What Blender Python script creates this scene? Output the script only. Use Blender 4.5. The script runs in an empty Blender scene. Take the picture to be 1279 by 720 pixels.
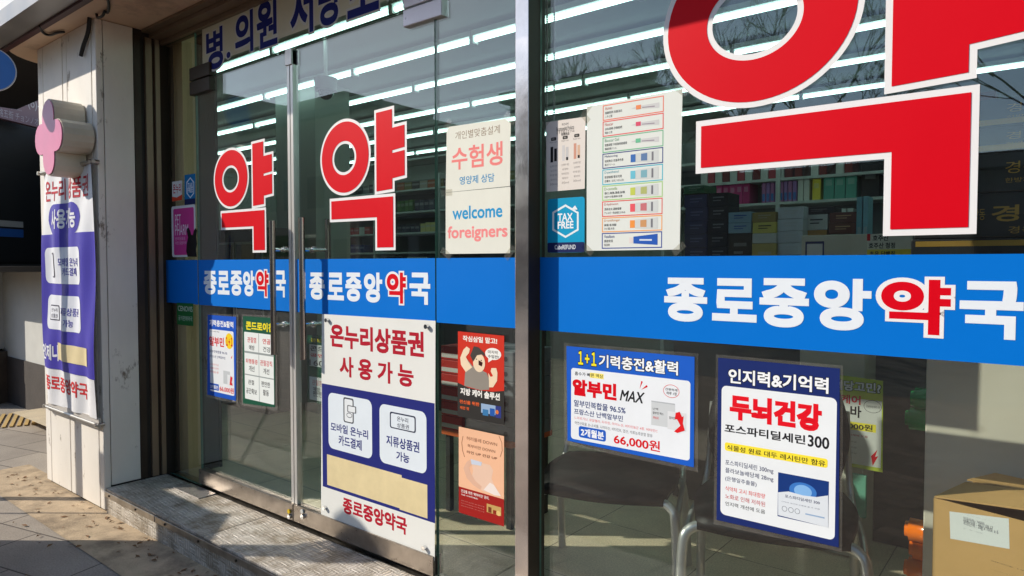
import bpy, bmesh, math, random
from mathutils import Vector, Matrix
R = math.radians
random.seed(7)
sc = bpy.context.scene
COL = sc.collection

# ------------------------------------------------------------------ camera
EYE = Vector((0.0, -1.85, 1.35))
YAW, PITCH, FPX = R(38.7), R(2.0), 860.0
fh = Vector((-math.sin(YAW), math.cos(YAW), 0))
RT = Vector((math.cos(YAW), math.sin(YAW), 0))
FW = fh * math.cos(PITCH) + Vector((0, 0, -math.sin(PITCH)))
UPV = fh * math.sin(PITCH) + Vector((0, 0, math.cos(PITCH)))
cam = bpy.data.cameras.new('camera')
cam.sensor_width = 36.0
cam.lens = FPX / 1279.0 * 36.0
cam.clip_start, cam.clip_end = 0.02, 2000
camo = bpy.data.objects.new('camera', cam)
COL.objects.link(camo)
camo.matrix_world = Matrix(((RT.x, UPV.x, -FW.x, EYE.x), (RT.y, UPV.y, -FW.y, EYE.y), (RT.z, UPV.z, -FW.z, EYE.z), (0, 0, 0, 1)))
sc.camera = camo

# ------------------------------------------------------------------ sky, sun, exposure
SUN = Vector((1.3, 1.0, -1.0)).normalized()          # direction the light travels
elev = math.asin(-SUN.z)
rot = math.atan2(-SUN.x, -SUN.y)
w = bpy.data.worlds.new('World'); sc.world = w
w.use_nodes = True
nt = w.node_tree
sky = nt.nodes.new('ShaderNodeTexSky'); sky.sky_type = 'NISHITA'; sky.sun_disc = False
sky.sun_elevation = elev; sky.sun_rotation = rot
sky.air_density = 1.0; sky.dust_density = 0.4
bg = nt.nodes['Background']; bg.inputs['Strength'].default_value = 0.15
nt.links.new(sky.outputs[0], bg.inputs[0])
sl = bpy.data.lights.new('sun', 'SUN'); sl.energy = 4.0; sl.angle = R(0.5); sl.color = (1.0, 0.92, 0.80)
so = bpy.data.objects.new('sun', sl); COL.objects.link(so)
so.rotation_euler = SUN.to_track_quat('-Z', 'Y').to_euler()
so.location = (-8, -8, 10)
sc.view_settings.view_transform = 'Standard'
sc.view_settings.look = 'None'
sc.view_settings.exposure = 0.32
sc.view_settings.gamma = 1.0
sc.view_settings.use_curve_mapping = False
sc.cycles.max_bounces = 8
sc.cycles.transparent_max_bounces = 24
sc.cycles.caustics_reflective = False
sc.cycles.sample_clamp_indirect = 4.0

# ------------------------------------------------------------------ survey: photo point -> point on a real plane
def ray(px, py):
    return FW + RT * ((px - 639.5) / FPX) + UPV * ((360.0 - py) / FPX)
def P(px, py, y=0.0):
    d = ray(px, py)
    t = (y - EYE.y) / d.y
    return EYE + d * t
def G(px, py, z=0.0):
    d = ray(px, py)
    t = (z - EYE.z) / d.z
    return EYE + d * t

# ------------------------------------------------------------------ materials
def lin(c):
    return tuple(((v / 255) / 12.92 if v / 255 <= 0.04045 else ((v / 255 + 0.055) / 1.055) ** 2.4) for v in c)
MC = {}
def mat(name, rgb, rough=0.5, metal=0.0, var=0.0, vscale=6.0, bump=0.0, bscale=60.0, spec=0.5, dirt=None, emit=None, stretch=None):
    """rgb 0-255 sRGB of the real surface; var: colour variation; dirt: (rgb, scale, lo, hi)"""
    if name in MC: return MC[name]
    m = bpy.data.materials.new(name); m.use_nodes = True
    t = m.node_tree; b = t.nodes['Principled BSDF']
    c = lin(rgb)
    b.inputs['Base Color'].default_value = (*c, 1)
    b.inputs['Roughness'].default_value = rough
    b.inputs['Metallic'].default_value = metal
    b.inputs['Specular IOR Level'].default_value = spec
    tc = t.nodes.new('ShaderNodeTexCoord')
    src = tc.outputs['Object']
    if stretch:
        mp = t.nodes.new('ShaderNodeMapping'); mp.inputs['Scale'].default_value = stretch
        t.links.new(src, mp.inputs['Vector']); src = mp.outputs[0]
    col = None
    if var > 0:
        n = t.nodes.new('ShaderNodeTexNoise'); n.inputs['Scale'].default_value = vscale; n.inputs['Detail'].default_value = 6
        n.inputs['Roughness'].default_value = 0.65
        t.links.new(src, n.inputs['Vector'])
        r = t.nodes.new('ShaderNodeValToRGB')
        lo = tuple(v * (1 - var) for v in c); hi = tuple(min(1, v * (1 + var)) for v in c)
        r.color_ramp.elements[0].position = 0.3; r.color_ramp.elements[0].color = (*lo, 1)
        r.color_ramp.elements[1].position = 0.7; r.color_ramp.elements[1].color = (*hi, 1)
        t.links.new(n.outputs['Fac'], r.inputs[0]); col = r.outputs[0]
        rr = t.nodes.new('ShaderNodeMapRange'); rr.inputs['To Min'].default_value = max(0, rough - 0.12); rr.inputs['To Max'].default_value = min(1, rough + 0.12)
        t.links.new(n.outputs['Fac'], rr.inputs[0]); t.links.new(rr.outputs[0], b.inputs['Roughness'])
    if dirt:
        drgb, dsc, lo_, hi_ = dirt
        n2 = t.nodes.new('ShaderNodeTexNoise'); n2.inputs['Scale'].default_value = dsc; n2.inputs['Detail'].default_value = 8; n2.inputs['Roughness'].default_value = 0.7
        t.links.new(src, n2.inputs['Vector'])
        mr = t.nodes.new('ShaderNodeMapRange'); mr.inputs['From Min'].default_value = lo_; mr.inputs['From Max'].default_value = hi_
        t.links.new(n2.outputs['Fac'], mr.inputs[0])
        mx = t.nodes.new('ShaderNodeMixRGB'); mx.inputs[1].default_value = (*c, 1); mx.inputs[2].default_value = (*lin(drgb), 1)
        if col: t.links.new(col, mx.inputs[1])
        t.links.new(mr.outputs[0], mx.inputs[0]); col = mx.outputs[0]
    if col: t.links.new(col, b.inputs['Base Color'])
    if bump > 0:
        n3 = t.nodes.new('ShaderNodeTexNoise'); n3.inputs['Scale'].default_value = bscale; n3.inputs['Detail'].default_value = 4
        t.links.new(src, n3.inputs['Vector'])
        bp = t.nodes.new('ShaderNodeBump'); bp.inputs['Strength'].default_value = bump; bp.inputs['Distance'].default_value = 0.01
        t.links.new(n3.outputs['Fac'], bp.inputs['Height']); t.links.new(bp.outputs[0], b.inputs['Normal'])
    if emit:
        b.inputs['Emission Color'].default_value = (*lin(rgb), 1); b.inputs['Emission Strength'].default_value = emit
    MC[name] = m
    return m
def ink(rgb, rough=0.5, spec=0.15):
    rgb = tuple(int(v) for v in rgb)
    return mat('ink_%d_%d_%d_%d' % (*rgb, int(rough * 100)), rgb, rough, spec=spec, var=0.03, vscale=9)

def glass_mat(name, tint, dirt=0.0):
    if name in MC: return MC[name]
    m = bpy.data.materials.new(name); m.use_nodes = True
    t = m.node_tree; t.nodes.clear()
    out = t.nodes.new('ShaderNodeOutputMaterial')
    tr = t.nodes.new('ShaderNodeBsdfTransparent'); tr.inputs[0].default_value = (*tint, 1)
    gl = t.nodes.new('ShaderNodeBsdfGlossy'); gl.inputs['Roughness'].default_value = 0.0; gl.inputs[0].default_value = (1, 1, 1, 1)
    geo = t.nodes.new('ShaderNodeNewGeometry')
    dot = t.nodes.new('ShaderNodeVectorMath'); dot.operation = 'DOT_PRODUCT'
    t.links.new(geo.outputs['Incoming'], dot.inputs[0]); t.links.new(geo.outputs['Normal'], dot.inputs[1])
    ab = t.nodes.new('ShaderNodeMath'); ab.operation = 'ABSOLUTE'; t.links.new(dot.outputs['Value'], ab.inputs[0])
    om = t.nodes.new('ShaderNodeMath'); om.operation = 'SUBTRACT'; om.inputs[0].default_value = 1; t.links.new(ab.outputs[0], om.inputs[1])
    pw = t.nodes.new('ShaderNodeMath'); pw.operation = 'POWER'; pw.inputs[1].default_value = 5; t.links.new(om.outputs[0], pw.inputs[0])
    ma = t.nodes.new('ShaderNodeMath'); ma.operation = 'MULTIPLY_ADD'; ma.inputs[1].default_value = 0.95; ma.inputs[2].default_value = 0.07
    t.links.new(pw.outputs[0], ma.inputs[0])
    # faint waviness of the float glass
    tc = t.nodes.new('ShaderNodeTexCoord'); nz = t.nodes.new('ShaderNodeTexNoise'); nz.inputs['Scale'].default_value = 1.6
    t.links.new(tc.outputs['Object'], nz.inputs['Vector'])
    bp = t.nodes.new('ShaderNodeBump'); bp.inputs['Strength'].default_value = 0.012; bp.inputs['Distance'].default_value = 0.02
    t.links.new(nz.outputs['Fac'], bp.inputs['Height']); t.links.new(bp.outputs[0], gl.inputs['Normal'])
    mx = t.nodes.new('ShaderNodeMixShader')
    t.links.new(ma.outputs[0], mx.inputs[0]); t.links.new(tr.outputs[0], mx.inputs[1]); t.links.new(gl.outputs[0], mx.inputs[2])
    last = mx.outputs[0]
    if dirt > 0:                                             # dust film and smears on the pane
        df = t.nodes.new('ShaderNodeBsdfDiffuse'); df.inputs[0].default_value = (0.55, 0.52, 0.46, 1)
        n2 = t.nodes.new('ShaderNodeTexNoise'); n2.inputs['Scale'].default_value = 3.0; n2.inputs['Detail'].default_value = 8; n2.inputs['Roughness'].default_value = 0.7
        mp = t.nodes.new('ShaderNodeMapping'); mp.inputs['Scale'].default_value = (1.0, 1.0, 0.35)
        t.links.new(tc.outputs['Object'], mp.inputs[0]); t.links.new(mp.outputs[0], n2.inputs['Vector'])
        mr = t.nodes.new('ShaderNodeMapRange'); mr.inputs['From Min'].default_value = 0.35; mr.inputs['From Max'].default_value = 0.8; mr.inputs['To Max'].default_value = dirt
        t.links.new(n2.outputs['Fac'], mr.inputs[0])
        m2 = t.nodes.new('ShaderNodeMixShader'); t.links.new(mr.outputs[0], m2.inputs[0]); t.links.new(last, m2.inputs[1]); t.links.new(df.outputs[0], m2.inputs[2])
        last = m2.outputs[0]
    t.links.new(last, out.inputs[0])
    MC[name] = m
    return m

# ------------------------------------------------------------------ mesh helpers
ORG = {}
def tag(o, label=None, cat=None, group=None, kind=None):
    if label: o['label'] = label
    if cat: o['category'] = cat
    if group: o['group'] = group
    if kind: o['kind'] = kind
    return o
def thing(name, loc, label, cat, group=None):
    o = bpy.data.objects.new(name, None); COL.objects.link(o)
    o.location = loc; o.empty_display_size = 0.1; ORG[o.name] = Vector(loc)
    return tag(o, label, cat, group)
class MB:
    """collects faces in world coordinates, one or several material slots"""
    def __init__(self): self.v = []; self.f = []; self.mi = []; self.sm = []
    def add(self, vs, fs, mi=0, smooth=False):
        b = len(self.v); self.v += [Vector(x) for x in vs]
        for f in fs: self.f.append([b + i for i in f]); self.mi.append(mi); self.sm.append(smooth)
        return self
    def box(self, x0, x1, y0, y1, z0, z1, mi=0, rz=0, piv=None):
        vs = [Vector((x, y, z)) for z in (z0, z1) for y in (y0, y1) for x in (x0, x1)]
        if rz:
            p = Vector(piv or ((x0 + x1) / 2, (y0 + y1) / 2, 0)); m = Matrix.Rotation(rz, 3, 'Z')
            vs = [m @ (v - p) + p for v in vs]
        return self.add(vs, [(0, 2, 3, 1), (4, 5, 7, 6), (0, 1, 5, 4), (1, 3, 7, 5), (3, 2, 6, 7), (2, 0, 4, 6)], mi)
    def bbox(self, x0, x1, y0, y1, z0, z1, r=0.006, mi=0, seg=2, rz=0):
        """bevelled box"""
        bm = bmesh.new(); bmesh.ops.create_cube(bm, size=1)
        for v in bm.verts: v.co = Vector(((x1 - x0) * v.co.x, (y1 - y0) * v.co.y, (z1 - z0) * v.co.z))
        bmesh.ops.bevel(bm, geom=bm.edges[:], offset=r, segments=seg, affect='EDGES', profile=0.5)
        c = Vector(((x0 + x1) / 2, (y0 + y1) / 2, (z0 + z1) / 2)); m = Matrix.Rotation(rz, 3, 'Z')
        bm.verts.index_update()
        self.add([m @ v.co + c for v in bm.verts], [[v.index for v in f.verts] for f in bm.faces], mi)
        bm.free(); return self
    def tube(self, pts, r, n=10, mi=0, cap=True, radii=None):
        pts = [Vector(p) for p in pts]; vs = []; fs = []
        prev = None
        for i, p in enumerate(pts):
            d = (pts[min(i + 1, len(pts) - 1)] - pts[max(i - 1, 0)]).normalized()
            if prev is None:
                a = d.orthogonal().normalized()
            else:
                a = (prev - d * prev.dot(d)).normalized()
            prev = a; b = d.cross(a)
            rr = radii[i] if radii else r
            for k in range(n):
                th = 2 * math.pi * k / n
                vs.append(p + (a * math.cos(th) + b * math.sin(th)) * rr)
        for i in range(len(pts) - 1):
            for k in range(n):
                fs.append((i * n + k, i * n + (k + 1) % n, (i + 1) * n + (k + 1) % n, (i + 1) * n + k))
        self.add(vs, fs, mi, True)
        if cap:
            self.add(vs[:n], [tuple(range(n))[::-1]], mi); self.add(vs[-n:], [tuple(range(n))], mi)
        return self
    def prism(self, poly, ext, mi=0):
        """poly: list of Vector, ext: extrusion vector"""
        n = len(poly); e = Vector(ext)
        vs = [Vector(p) for p in poly] + [Vector(p) + e for p in poly]
        fs = [tuple(range(n)), tuple(range(2 * n - 1, n - 1, -1))] + [(i, i + n, (i + 1) % n + n, (i + 1) % n) for i in range(n)]
        return self.add(vs, fs, mi)
    def build(self, name, mats, parent=None, origin=None):
        if not isinstance(mats, (list, tuple)): mats = [mats]
        if parent is not None: o0 = ORG[parent.name]
        elif origin is not None: o0 = Vector(origin)
        else:
            lo = Vector([min(v[i] for v in self.v) for i in range(3)]); hi = Vector([max(v[i] for v in self.v) for i in range(3)])
            o0 = Vector(((lo.x + hi.x) / 2, (lo.y + hi.y) / 2, lo.z))
        me = bpy.data.meshes.new(name)
        me.from_pydata([v - o0 for v in self.v], [], self.f)
        for m in mats: me.materials.append(m)
        for p, i, s in zip(me.polygons, self.mi, self.sm): p.material_index = i; p.use_smooth = s
        bm = bmesh.new(); bm.from_mesh(me); bmesh.ops.recalc_face_normals(bm, faces=bm.faces[:]); bm.to_mesh(me); bm.free()
        o = bpy.data.objects.new(name, me); COL.objects.link(o); ORG[o.name] = o0
        if parent is not None: o.parent = parent
        else: o.location = o0
        return o

# ------------------------------------------------------------------ lettering
TC = {}
TMP = bpy.data.scenes.new('lettering_scene')
def text_mesh(s, tube=0.0, res=3):
    if len(s) == 1: res = 8
    """vertices (x, y) and faces of a line of lettering in em units (strokes thickened by tube), plus bounds of the plain glyphs"""
    key = (s, round(tube, 4))
    if key in TC: return TC[key]
    cu = bpy.data.curves.new('lettering_curve', 'FONT'); cu.body = s; cu.resolution_u = res
    ob = bpy.data.objects.new('lettering_curve', cu); TMP.collection.objects.link(ob)
    vl = TMP.view_layers[0]; vl.update(); dg = vl.depsgraph
    me = bpy.data.meshes.new_from_object(ob.evaluated_get(dg), depsgraph=dg)
    V = [v.co.copy() for v in me.vertices]; F = [tuple(p.vertices) for p in me.polygons]
    bb = (min(v.x for v in V), max(v.x for v in V), min(v.y for v in V), max(v.y for v in V))
    if tube > 0:
        c2 = ob.evaluated_get(dg).to_curve(dg, apply_modifiers=False).copy()
        c2.dimensions = '3D'; c2.fill_mode = 'FULL'; c2.offset = 0; c2.bevel_depth = tube; c2.bevel_resolution = 1
        o2 = bpy.data.objects.new('outline_curve', c2); TMP.collection.objects.link(o2)
        vl.update(); dg = vl.depsgraph
        m2 = bpy.data.meshes.new_from_object(o2.evaluated_get(dg), depsgraph=dg)
        b = len(V)
        for v in m2.vertices:
            q = v.co.copy(); q.z = q.z / tube; V.append(q)       # z now -1..1
        F += [tuple(i + b for i in p.vertices) for p in m2.polygons]
        bpy.data.objects.remove(o2); bpy.data.curves.remove(c2); bpy.data.meshes.remove(m2)
    bpy.data.objects.remove(ob); bpy.data.curves.remove(cu); bpy.data.meshes.remove(me)
    TC[key] = (V, F, bb)
    return TC[key]

class Sheet:
    """a printed sheet or sticker: flat layers on one real plane"""
    STEP = 0.00016
    def __init__(s, O=(0, 0, 0), u=(1, 0, 0), n=(0, -1, 0), disp=None):
        s.O, s.u, s.n = Vector(O), Vector(u).normalized(), Vector(n).normalized(); s.v = Vector((0, 0, 1))
        s.root = None; s.L = 0; s.disp = disp; s.used = []
    def uv(s, px, py):
        d = ray(px, py); t = (s.O - EYE).dot(s.n) / d.dot(s.n); p = EYE + d * t - s.O
        return p.dot(s.u), p.dot(s.v)
    def w(s, u, v, h):
        p = s.O + s.u * u + s.v * v + s.n * h
        if s.disp: p += s.n * s.disp(u, v)
        return p
    def put(s, name, V2, F, m, h=None, hz=None, parent=None):
        if h is None:                                        # rest on whatever is already printed there
            bx = (min(a for a, b in V2), max(a for a, b in V2), min(b for a, b in V2), max(b for a, b in V2))
            lv = 1 + max([l for (a0, a1, b0, b1, l) in s.used if a0 < bx[1] and bx[0] < a1 and b0 < bx[3] and bx[2] < b1] or [0])
            s.used.append((*bx, lv)); h = lv * s.STEP
        mb = MB(); mb.add([s.w(a, b, h + (hz[i] * s.STEP * 0.3 if hz else 0)) for i, (a, b) in enumerate(V2)], F)
        if s.disp and name in ('lettering', 'letter_outline'):    # follow the folds of the cloth
            bm = bmesh.new(); vv = [bm.verts.new((a, b, hz[i] if hz else 0)) for i, (a, b) in enumerate(V2)]
            for f in F:
                try: bm.faces.new([vv[i] for i in f])
                except ValueError: pass
            for q in range(3):
                bmesh.ops.triangulate(bm, faces=bm.faces[:])
                le = [e for e in bm.edges if e.calc_length() > .022]
                if le: bmesh.ops.subdivide_edges(bm, edges=le, cuts=1)
            bmesh.ops.triangulate(bm, faces=bm.faces[:])
            bm.verts.index_update(); V2 = [(v.co.x, v.co.y) for v in bm.verts]; hz = [v.co.z for v in bm.verts]; F = [tuple(v.index for v in f.verts) for f in bm.faces]; bm.free()
            mb = MB(); mb.add([s.w(a, b, h + hz[i] * s.STEP * .3) for i, (a, b) in enumerate(V2)], F)
        par = parent or s.root
        o = mb.build(name, m, par)
        if s.root is None: s.root = o
        return o
    def box_uv(s, x0, y0, x1, y1):
        u0, v1 = s.uv(x0, y0); u1, v0 = s.uv(x1, y1)
        return u0, v0, u1, v1
    def rect_uv(s, u0, v0, u1, v1, m, name='panel', r=0.0, parent=None):
        if s.disp and r == 0:
            nx, ny = 36, max(2, int((v1 - v0) / 0.03))
            V = [(u0 + (u1 - u0) * i / nx, v0 + (v1 - v0) * j / ny) for j in range(ny + 1) for i in range(nx + 1)]
            F = [(j * (nx + 1) + i, j * (nx + 1) + i + 1, (j + 1) * (nx + 1) + i + 1, (j + 1) * (nx + 1) + i) for j in range(ny) for i in range(nx)]
            return s.put(name, V, F, m, parent=parent)
        if r > 0:
            V = []
            for cx, cy, a0 in ((u1 - r, v1 - r, 0), (u0 + r, v1 - r, 90), (u0 + r, v0 + r, 180), (u1 - r, v0 + r, 270)):
                for k in range(6):
                    a = R(a0 + 18 * k); V.append((cx + r * math.cos(a), cy + r * math.sin(a)))
            if s.disp:                                        # fan of strips so it follows the folds
                return s.grid_poly(V, m, name, parent)
        else: V = [(u0, v0), (u1, v0), (u1, v1), (u0, v1)]
        return s.put(name, V, [tuple(range(len(V)))], m, parent=parent)
    def grid_poly(s, V, m, name, parent=None):
        bm = bmesh.new(); f = bm.faces.new([bm.verts.new((a, b, 0)) for a, b in V])
        lo, hi = min(b for a, b in V), max(b for a, b in V); ul, uh = min(a for a, b in V), max(a for a, b in V)
        for k in range(1, 24):
            bmesh.ops.bisect_plane(bm, geom=bm.verts[:] + bm.edges[:] + bm.faces[:], plane_co=(0, lo + (hi - lo) * k / 24, 0), plane_no=(0, 1, 0))
            bmesh.ops.bisect_plane(bm, geom=bm.verts[:] + bm.edges[:] + bm.faces[:], plane_co=(ul + (uh - ul) * k / 24, 0, 0), plane_no=(1, 0, 0))
        bm.verts.index_update()
        VV = [(v.co.x, v.co.y) for v in bm.verts]; FF = [tuple(v.index for v in f.verts) for f in bm.faces]; bm.free()
        return s.put(name, VV, FF, m, parent=parent)
    def rect(s, x0, y0, x1, y1, c, name='panel', r=0.0, parent=None):
        m = c if not isinstance(c, tuple) else ink(c)
        u0, v0, u1, v1 = s.box_uv(x0, y0, x1, y1)
        return s.rect_uv(u0, v0, u1, v1, m, name, r, parent)
    def poly(s, pts, c, name='panel', parent=None):
        m = c if not isinstance(c, tuple) else ink(c)
        V = [s.uv(*p) for p in pts]
        return s.put(name, V, [tuple(range(len(V)))], m, parent=parent)
    def ell(s, x0, y0, x1, y1, c, name='panel', ring=0.0, parent=None, n=36):
        m = c if not isinstance(c, tuple) else ink(c)
        u0, v0, u1, v1 = s.box_uv(x0, y0, x1, y1); cx, cy, a, b = (u0 + u1) / 2, (v0 + v1) / 2, (u1 - u0) / 2, (v1 - v0) / 2
        V = [(cx + a * math.cos(2 * math.pi * k / n), cy + b * math.sin(2 * math.pi * k / n)) for k in range(n)]
        if ring:
            V += [(cx + (a - ring) * math.cos(2 * math.pi * k / n), cy + (b - ring) * math.sin(2 * math.pi * k / n)) for k in range(n)]
            F = [(k, (k + 1) % n, n + (k + 1) % n, n + k) for k in range(n)]
        else: F = [tuple(range(n))]
        return s.put(name, V, F, m, parent=parent)
    def frame(s, x0, y0, x1, y1, wd, c, name='border', r=0.0, parent=None):
        m = c if not isinstance(c, tuple) else ink(c)
        u0, v0, u1, v1 = s.box_uv(x0, y0, x1, y1)
        V = [(u0, v0), (u1, v0), (u1, v1), (u0, v1), (u0 + wd, v0 + wd), (u1 - wd, v0 + wd), (u1 - wd, v1 - wd), (u0 + wd, v1 - wd)]
        return s.put(name, V, [(0, 1, 5, 4), (1, 2, 6, 5), (2, 3, 7, 6), (3, 0, 4, 7)], m, parent=parent)
    def text(s, t, x0, y0, x1, y1, c, b=0.0, out=None, ow=0.045, tube=0.0, shear=0.0, name='lettering', parent=None):
        u0, v0, u1, v1 = s.box_uv(x0, y0, x1, y1)
        return s.text_uv(t, u0, v0, u1, v1, c, b, out, ow, tube, shear, name, parent)
    def text_uv(s, t, u0, v0, u1, v1, c, b=0.0, out=None, ow=0.045, tube=0.0, shear=0.0, name='lettering', parent=None):
        if v1 < v0: v0, v1 = v1, v0
        def place(V, bb):
            bb = (bb[0] - bold, bb[1] + bold, bb[2] - bold, bb[3] + bold)
            sx = (u1 - u0) / (bb[1] - bb[0]); sy = (v1 - v0) / (bb[3] - bb[2])
            return [(u0 + (v.x - bb[0]) * sx + shear * (v.y - bb[2]) * sy, v0 + (v.y - bb[2]) * sy) for v in V], [v.z for v in V]
        bold = b * 1.25 + tube * 1.0
        if out:
            V, F, bb = text_mesh(t, bold + ow)
            V2, hz = place(V, bb); s.put('letter_outline', V2, F, out if not isinstance(out, tuple) else ink(out), hz=hz, parent=parent)
        V, F, bb = text_mesh(t, bold if bold > 0.003 else 0)
        V2, hz = place(V, bb)
        return s.put(name, V2, F, c if not isinstance(c, tuple) else ink(c), hz=hz, parent=parent)
    def quad_sheet(s, pts, c, name, label, cat, group=None):
        s.poly(pts, c, name); return tag(s.root, label, cat, group)

WHITE = (226, 226, 224); RED = (214, 0, 24); BLUE = (0, 112, 206); NAVY = (38, 44, 118); INK = (28, 28, 32); MAROON = (176, 26, 46)
YEL = (250, 226, 30); TAPE = (222, 204, 158)

# materials of the place
beige = mat('beige_cladding', (205, 190, 170), 0.6, var=0.10, vscale=2.5, bump=0.08, bscale=30, dirt=((120, 104, 86), 3.0, 0.58, 0.80), stretch=(1, 1, 0.45))
soff_m = mat('soffit_paint', (222, 192, 164), 0.7, var=0.10, vscale=1.5, bump=0.1, bscale=20, dirt=((110, 84, 64), 2.2, 0.58, 0.85))
bronze = mat('bronze_frame', (142, 122, 102), 0.42, 0.5, var=0.25, vscale=5, stretch=(1, 1, 0.2), bump=0.03)
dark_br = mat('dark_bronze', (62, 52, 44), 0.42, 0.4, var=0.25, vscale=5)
steel = mat('brushed_steel', (206, 202, 198), 0.3, 0.75, var=0.15, vscale=8, stretch=(6, 6, 0.4), bump=0.02, bscale=30)
steel_r = mat('worn_steel', (178, 172, 164), 0.36, 1.0, var=0.30, vscale=14, bump=0.05, bscale=50)
mirror = mat('post_steel', (216, 206, 200), 0.13, 0.92, var=0.12, vscale=10, bump=0.035, bscale=14)
chrome = mat('chrome', (225, 225, 225), 0.1, 1.0)
black_rub = mat('black_cable', (18, 18, 18), 0.5)
GL = glass_mat('shop_glass', (0.93, 0.965, 0.955), 0.006)
GLE = mat('glass_edge', (92, 130, 116), 0.15, var=0.15, vscale=20)

# ------------------------------------------------------------------ big structure
def brickmat(name, c1, c2, mortar, sx, sy, rotz=0, msize=0.012, rough=0.75, off=0.5):
    m = bpy.data.materials.new(name); m.use_nodes = True; t = m.node_tree; b = t.nodes['Principled BSDF']
    tc = t.nodes.new('ShaderNodeTexCoord'); mp = t.nodes.new('ShaderNodeMapping'); mp.inputs['Rotation'].default_value = (0, 0, rotz)
    t.links.new(tc.outputs['Object'], mp.inputs[0])
    br = t.nodes.new('ShaderNodeTexBrick'); br.offset = off
    br.inputs['Color1'].default_value = (*lin(c1), 1); br.inputs['Color2'].default_value = (*lin(c2), 1); br.inputs['Mortar'].default_value = (*lin(mortar), 1)
    br.inputs['Scale'].default_value = 1.0; br.inputs['Mortar Size'].default_value = msize / 2; br.inputs['Brick Width'].default_value = sx; br.inputs['Row Height'].default_value = sy
    br.inputs['Mortar Smooth'].default_value = 0.4
    t.links.new(mp.outputs[0], br.inputs['Vector'])
    n = t.nodes.new('ShaderNodeTexNoise'); n.inputs['Scale'].default_value = 1.7; n.inputs['Detail'].default_value = 9; n.inputs['Roughness'].default_value = 0.7
    t.links.new(tc.outputs['Object'], n.inputs['Vector'])
    n2 = t.nodes.new('ShaderNodeTexNoise'); n2.inputs['Scale'].default_value = 140; n2.inputs['Detail'].default_value = 3
    t.links.new(tc.outputs['Object'], n2.inputs['Vector'])
    r = t.nodes.new('ShaderNodeMapRange'); r.inputs['From Min'].default_value = 0.3; r.inputs['From Max'].default_value = 0.7; r.inputs['To Min'].default_value = 0.72; r.inputs['To Max'].default_value = 1.12
    t.links.new(n.outputs['Fac'], r.inputs[0])
    r2 = t.nodes.new('ShaderNodeMapRange'); r2.inputs['From Min'].default_value = 0.3; r2.inputs['From Max'].default_value = 0.7; r2.inputs['To Min'].default_value = 0.78; r2.inputs['To Max'].default_value = 1.2
    t.links.new(n2.outputs['Fac'], r2.inputs[0])
    mu = t.nodes.new('ShaderNodeMath'); mu.operation = 'MULTIPLY'; t.links.new(r.outputs[0], mu.inputs[0]); t.links.new(r2.outputs[0], mu.inputs[1])
    mx = t.nodes.new('ShaderNodeVectorMath'); mx.operation = 'SCALE'
    t.links.new(br.outputs['Color'], mx.inputs[0]); t.links.new(mu.outputs[0], mx.inputs['Scale'])
    t.links.new(mx.outputs[0], b.inputs['Base Color'])
    b.inputs['Roughness'].default_value = rough
    bp = t.nodes.new('ShaderNodeBump'); bp.inputs['Strength'].default_value = 0.5; bp.inputs['Distance'].default_value = 0.006
    ad = t.nodes.new('ShaderNodeMath'); ad.operation = 'MULTIPLY_ADD'; ad.inputs[1].default_value = -1.0; t.links.new(br.outputs['Fac'], ad.inputs[0]); 
    sc2 = t.nodes.new('ShaderNodeMath'); sc2.operation = 'MULTIPLY'; sc2.inputs[1].default_value = 0.3; t.links.new(n2.outputs['Fac'], sc2.inputs[0]); t.links.new(sc2.outputs[0], ad.inputs[2])
    t.links.new(ad.outputs[0], bp.inputs['Height']); t.links.new(bp.outputs[0], b.inputs['Normal'])
    return m
pave_m = brickmat('granite_paving', (152, 142, 130), (168, 157, 143), (84, 75, 66), 0.62, 0.31, R(-14), 0.010)
MB().add([(-60, -60, 0), (60, -60, 0), (60, 60, 0), (-60, 60, 0)], [(0, 1, 2, 3)]).build('pavement', pave_m, origin=(0, 0, 0))['kind'] = 'structure'
conc = mat('kerb_concrete', (186, 164, 134), 0.85, var=0.22, vscale=9, bump=0.35, bscale=120, dirt=((104, 90, 72), 4, 0.48, 0.72))
MB().add([(-5.4, -0.62, 0.004), (3, -0.62, 0.004), (3, -0.30, 0.004), (-5.4, -0.30, 0.004)], [(0, 1, 2, 3)]).build('concrete_path_strip', conc)['kind'] = 'structure'
brk = brickmat('brick_walk_paver', (98, 80, 68), (122, 102, 88), (58, 50, 44), 0.22, 0.11, R(-14), 0.008)
MB().add([(-40, -6, 0.0045), (40, -6, 0.0045), (40, -0.98, 0.0045), (-40, -0.98, 0.0045)], [(0, 1, 2, 3)]).build('brick_path', brk)['kind'] = 'structure'
road_m = mat('asphalt', (62, 62, 64), 0.9, var=0.15, vscale=2, bump=0.3, bscale=200)
MB().add([(-60, -16, 0.006), (60, -16, 0.006), (60, -6, 0.006), (-60, -6, 0.006)], [(0, 1, 2, 3)]).build('road', road_m)['kind'] = 'structure'
floor_m = brickmat('shop_floor_tile', (222, 204, 172), (230, 212, 180), (128, 116, 98), 0.6, 0.6, 0, 0.006, 0.35, 0.0)
MB().add([(-6.9, 0.012, 0.10), (3.2, 0.012, 0.10), (3.2, 5.6, 0.10), (-6.9, 5.6, 0.10), (-10.3, 1.44, .1), (-6.9, 1.44, .1), (-10.3, 5.6, .1)], [(0, 1, 2, 3), (4, 5, 3, 6)]).build('shop_floor', floor_m)['kind'] = 'structure'

ZS = 2.65
bld = thing('pharmacy_building', (-4.0, 0, 0), 'beige pharmacy building front with clad corner pillar, overhanging soffit and bronze shutter jamb', 'building')
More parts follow.
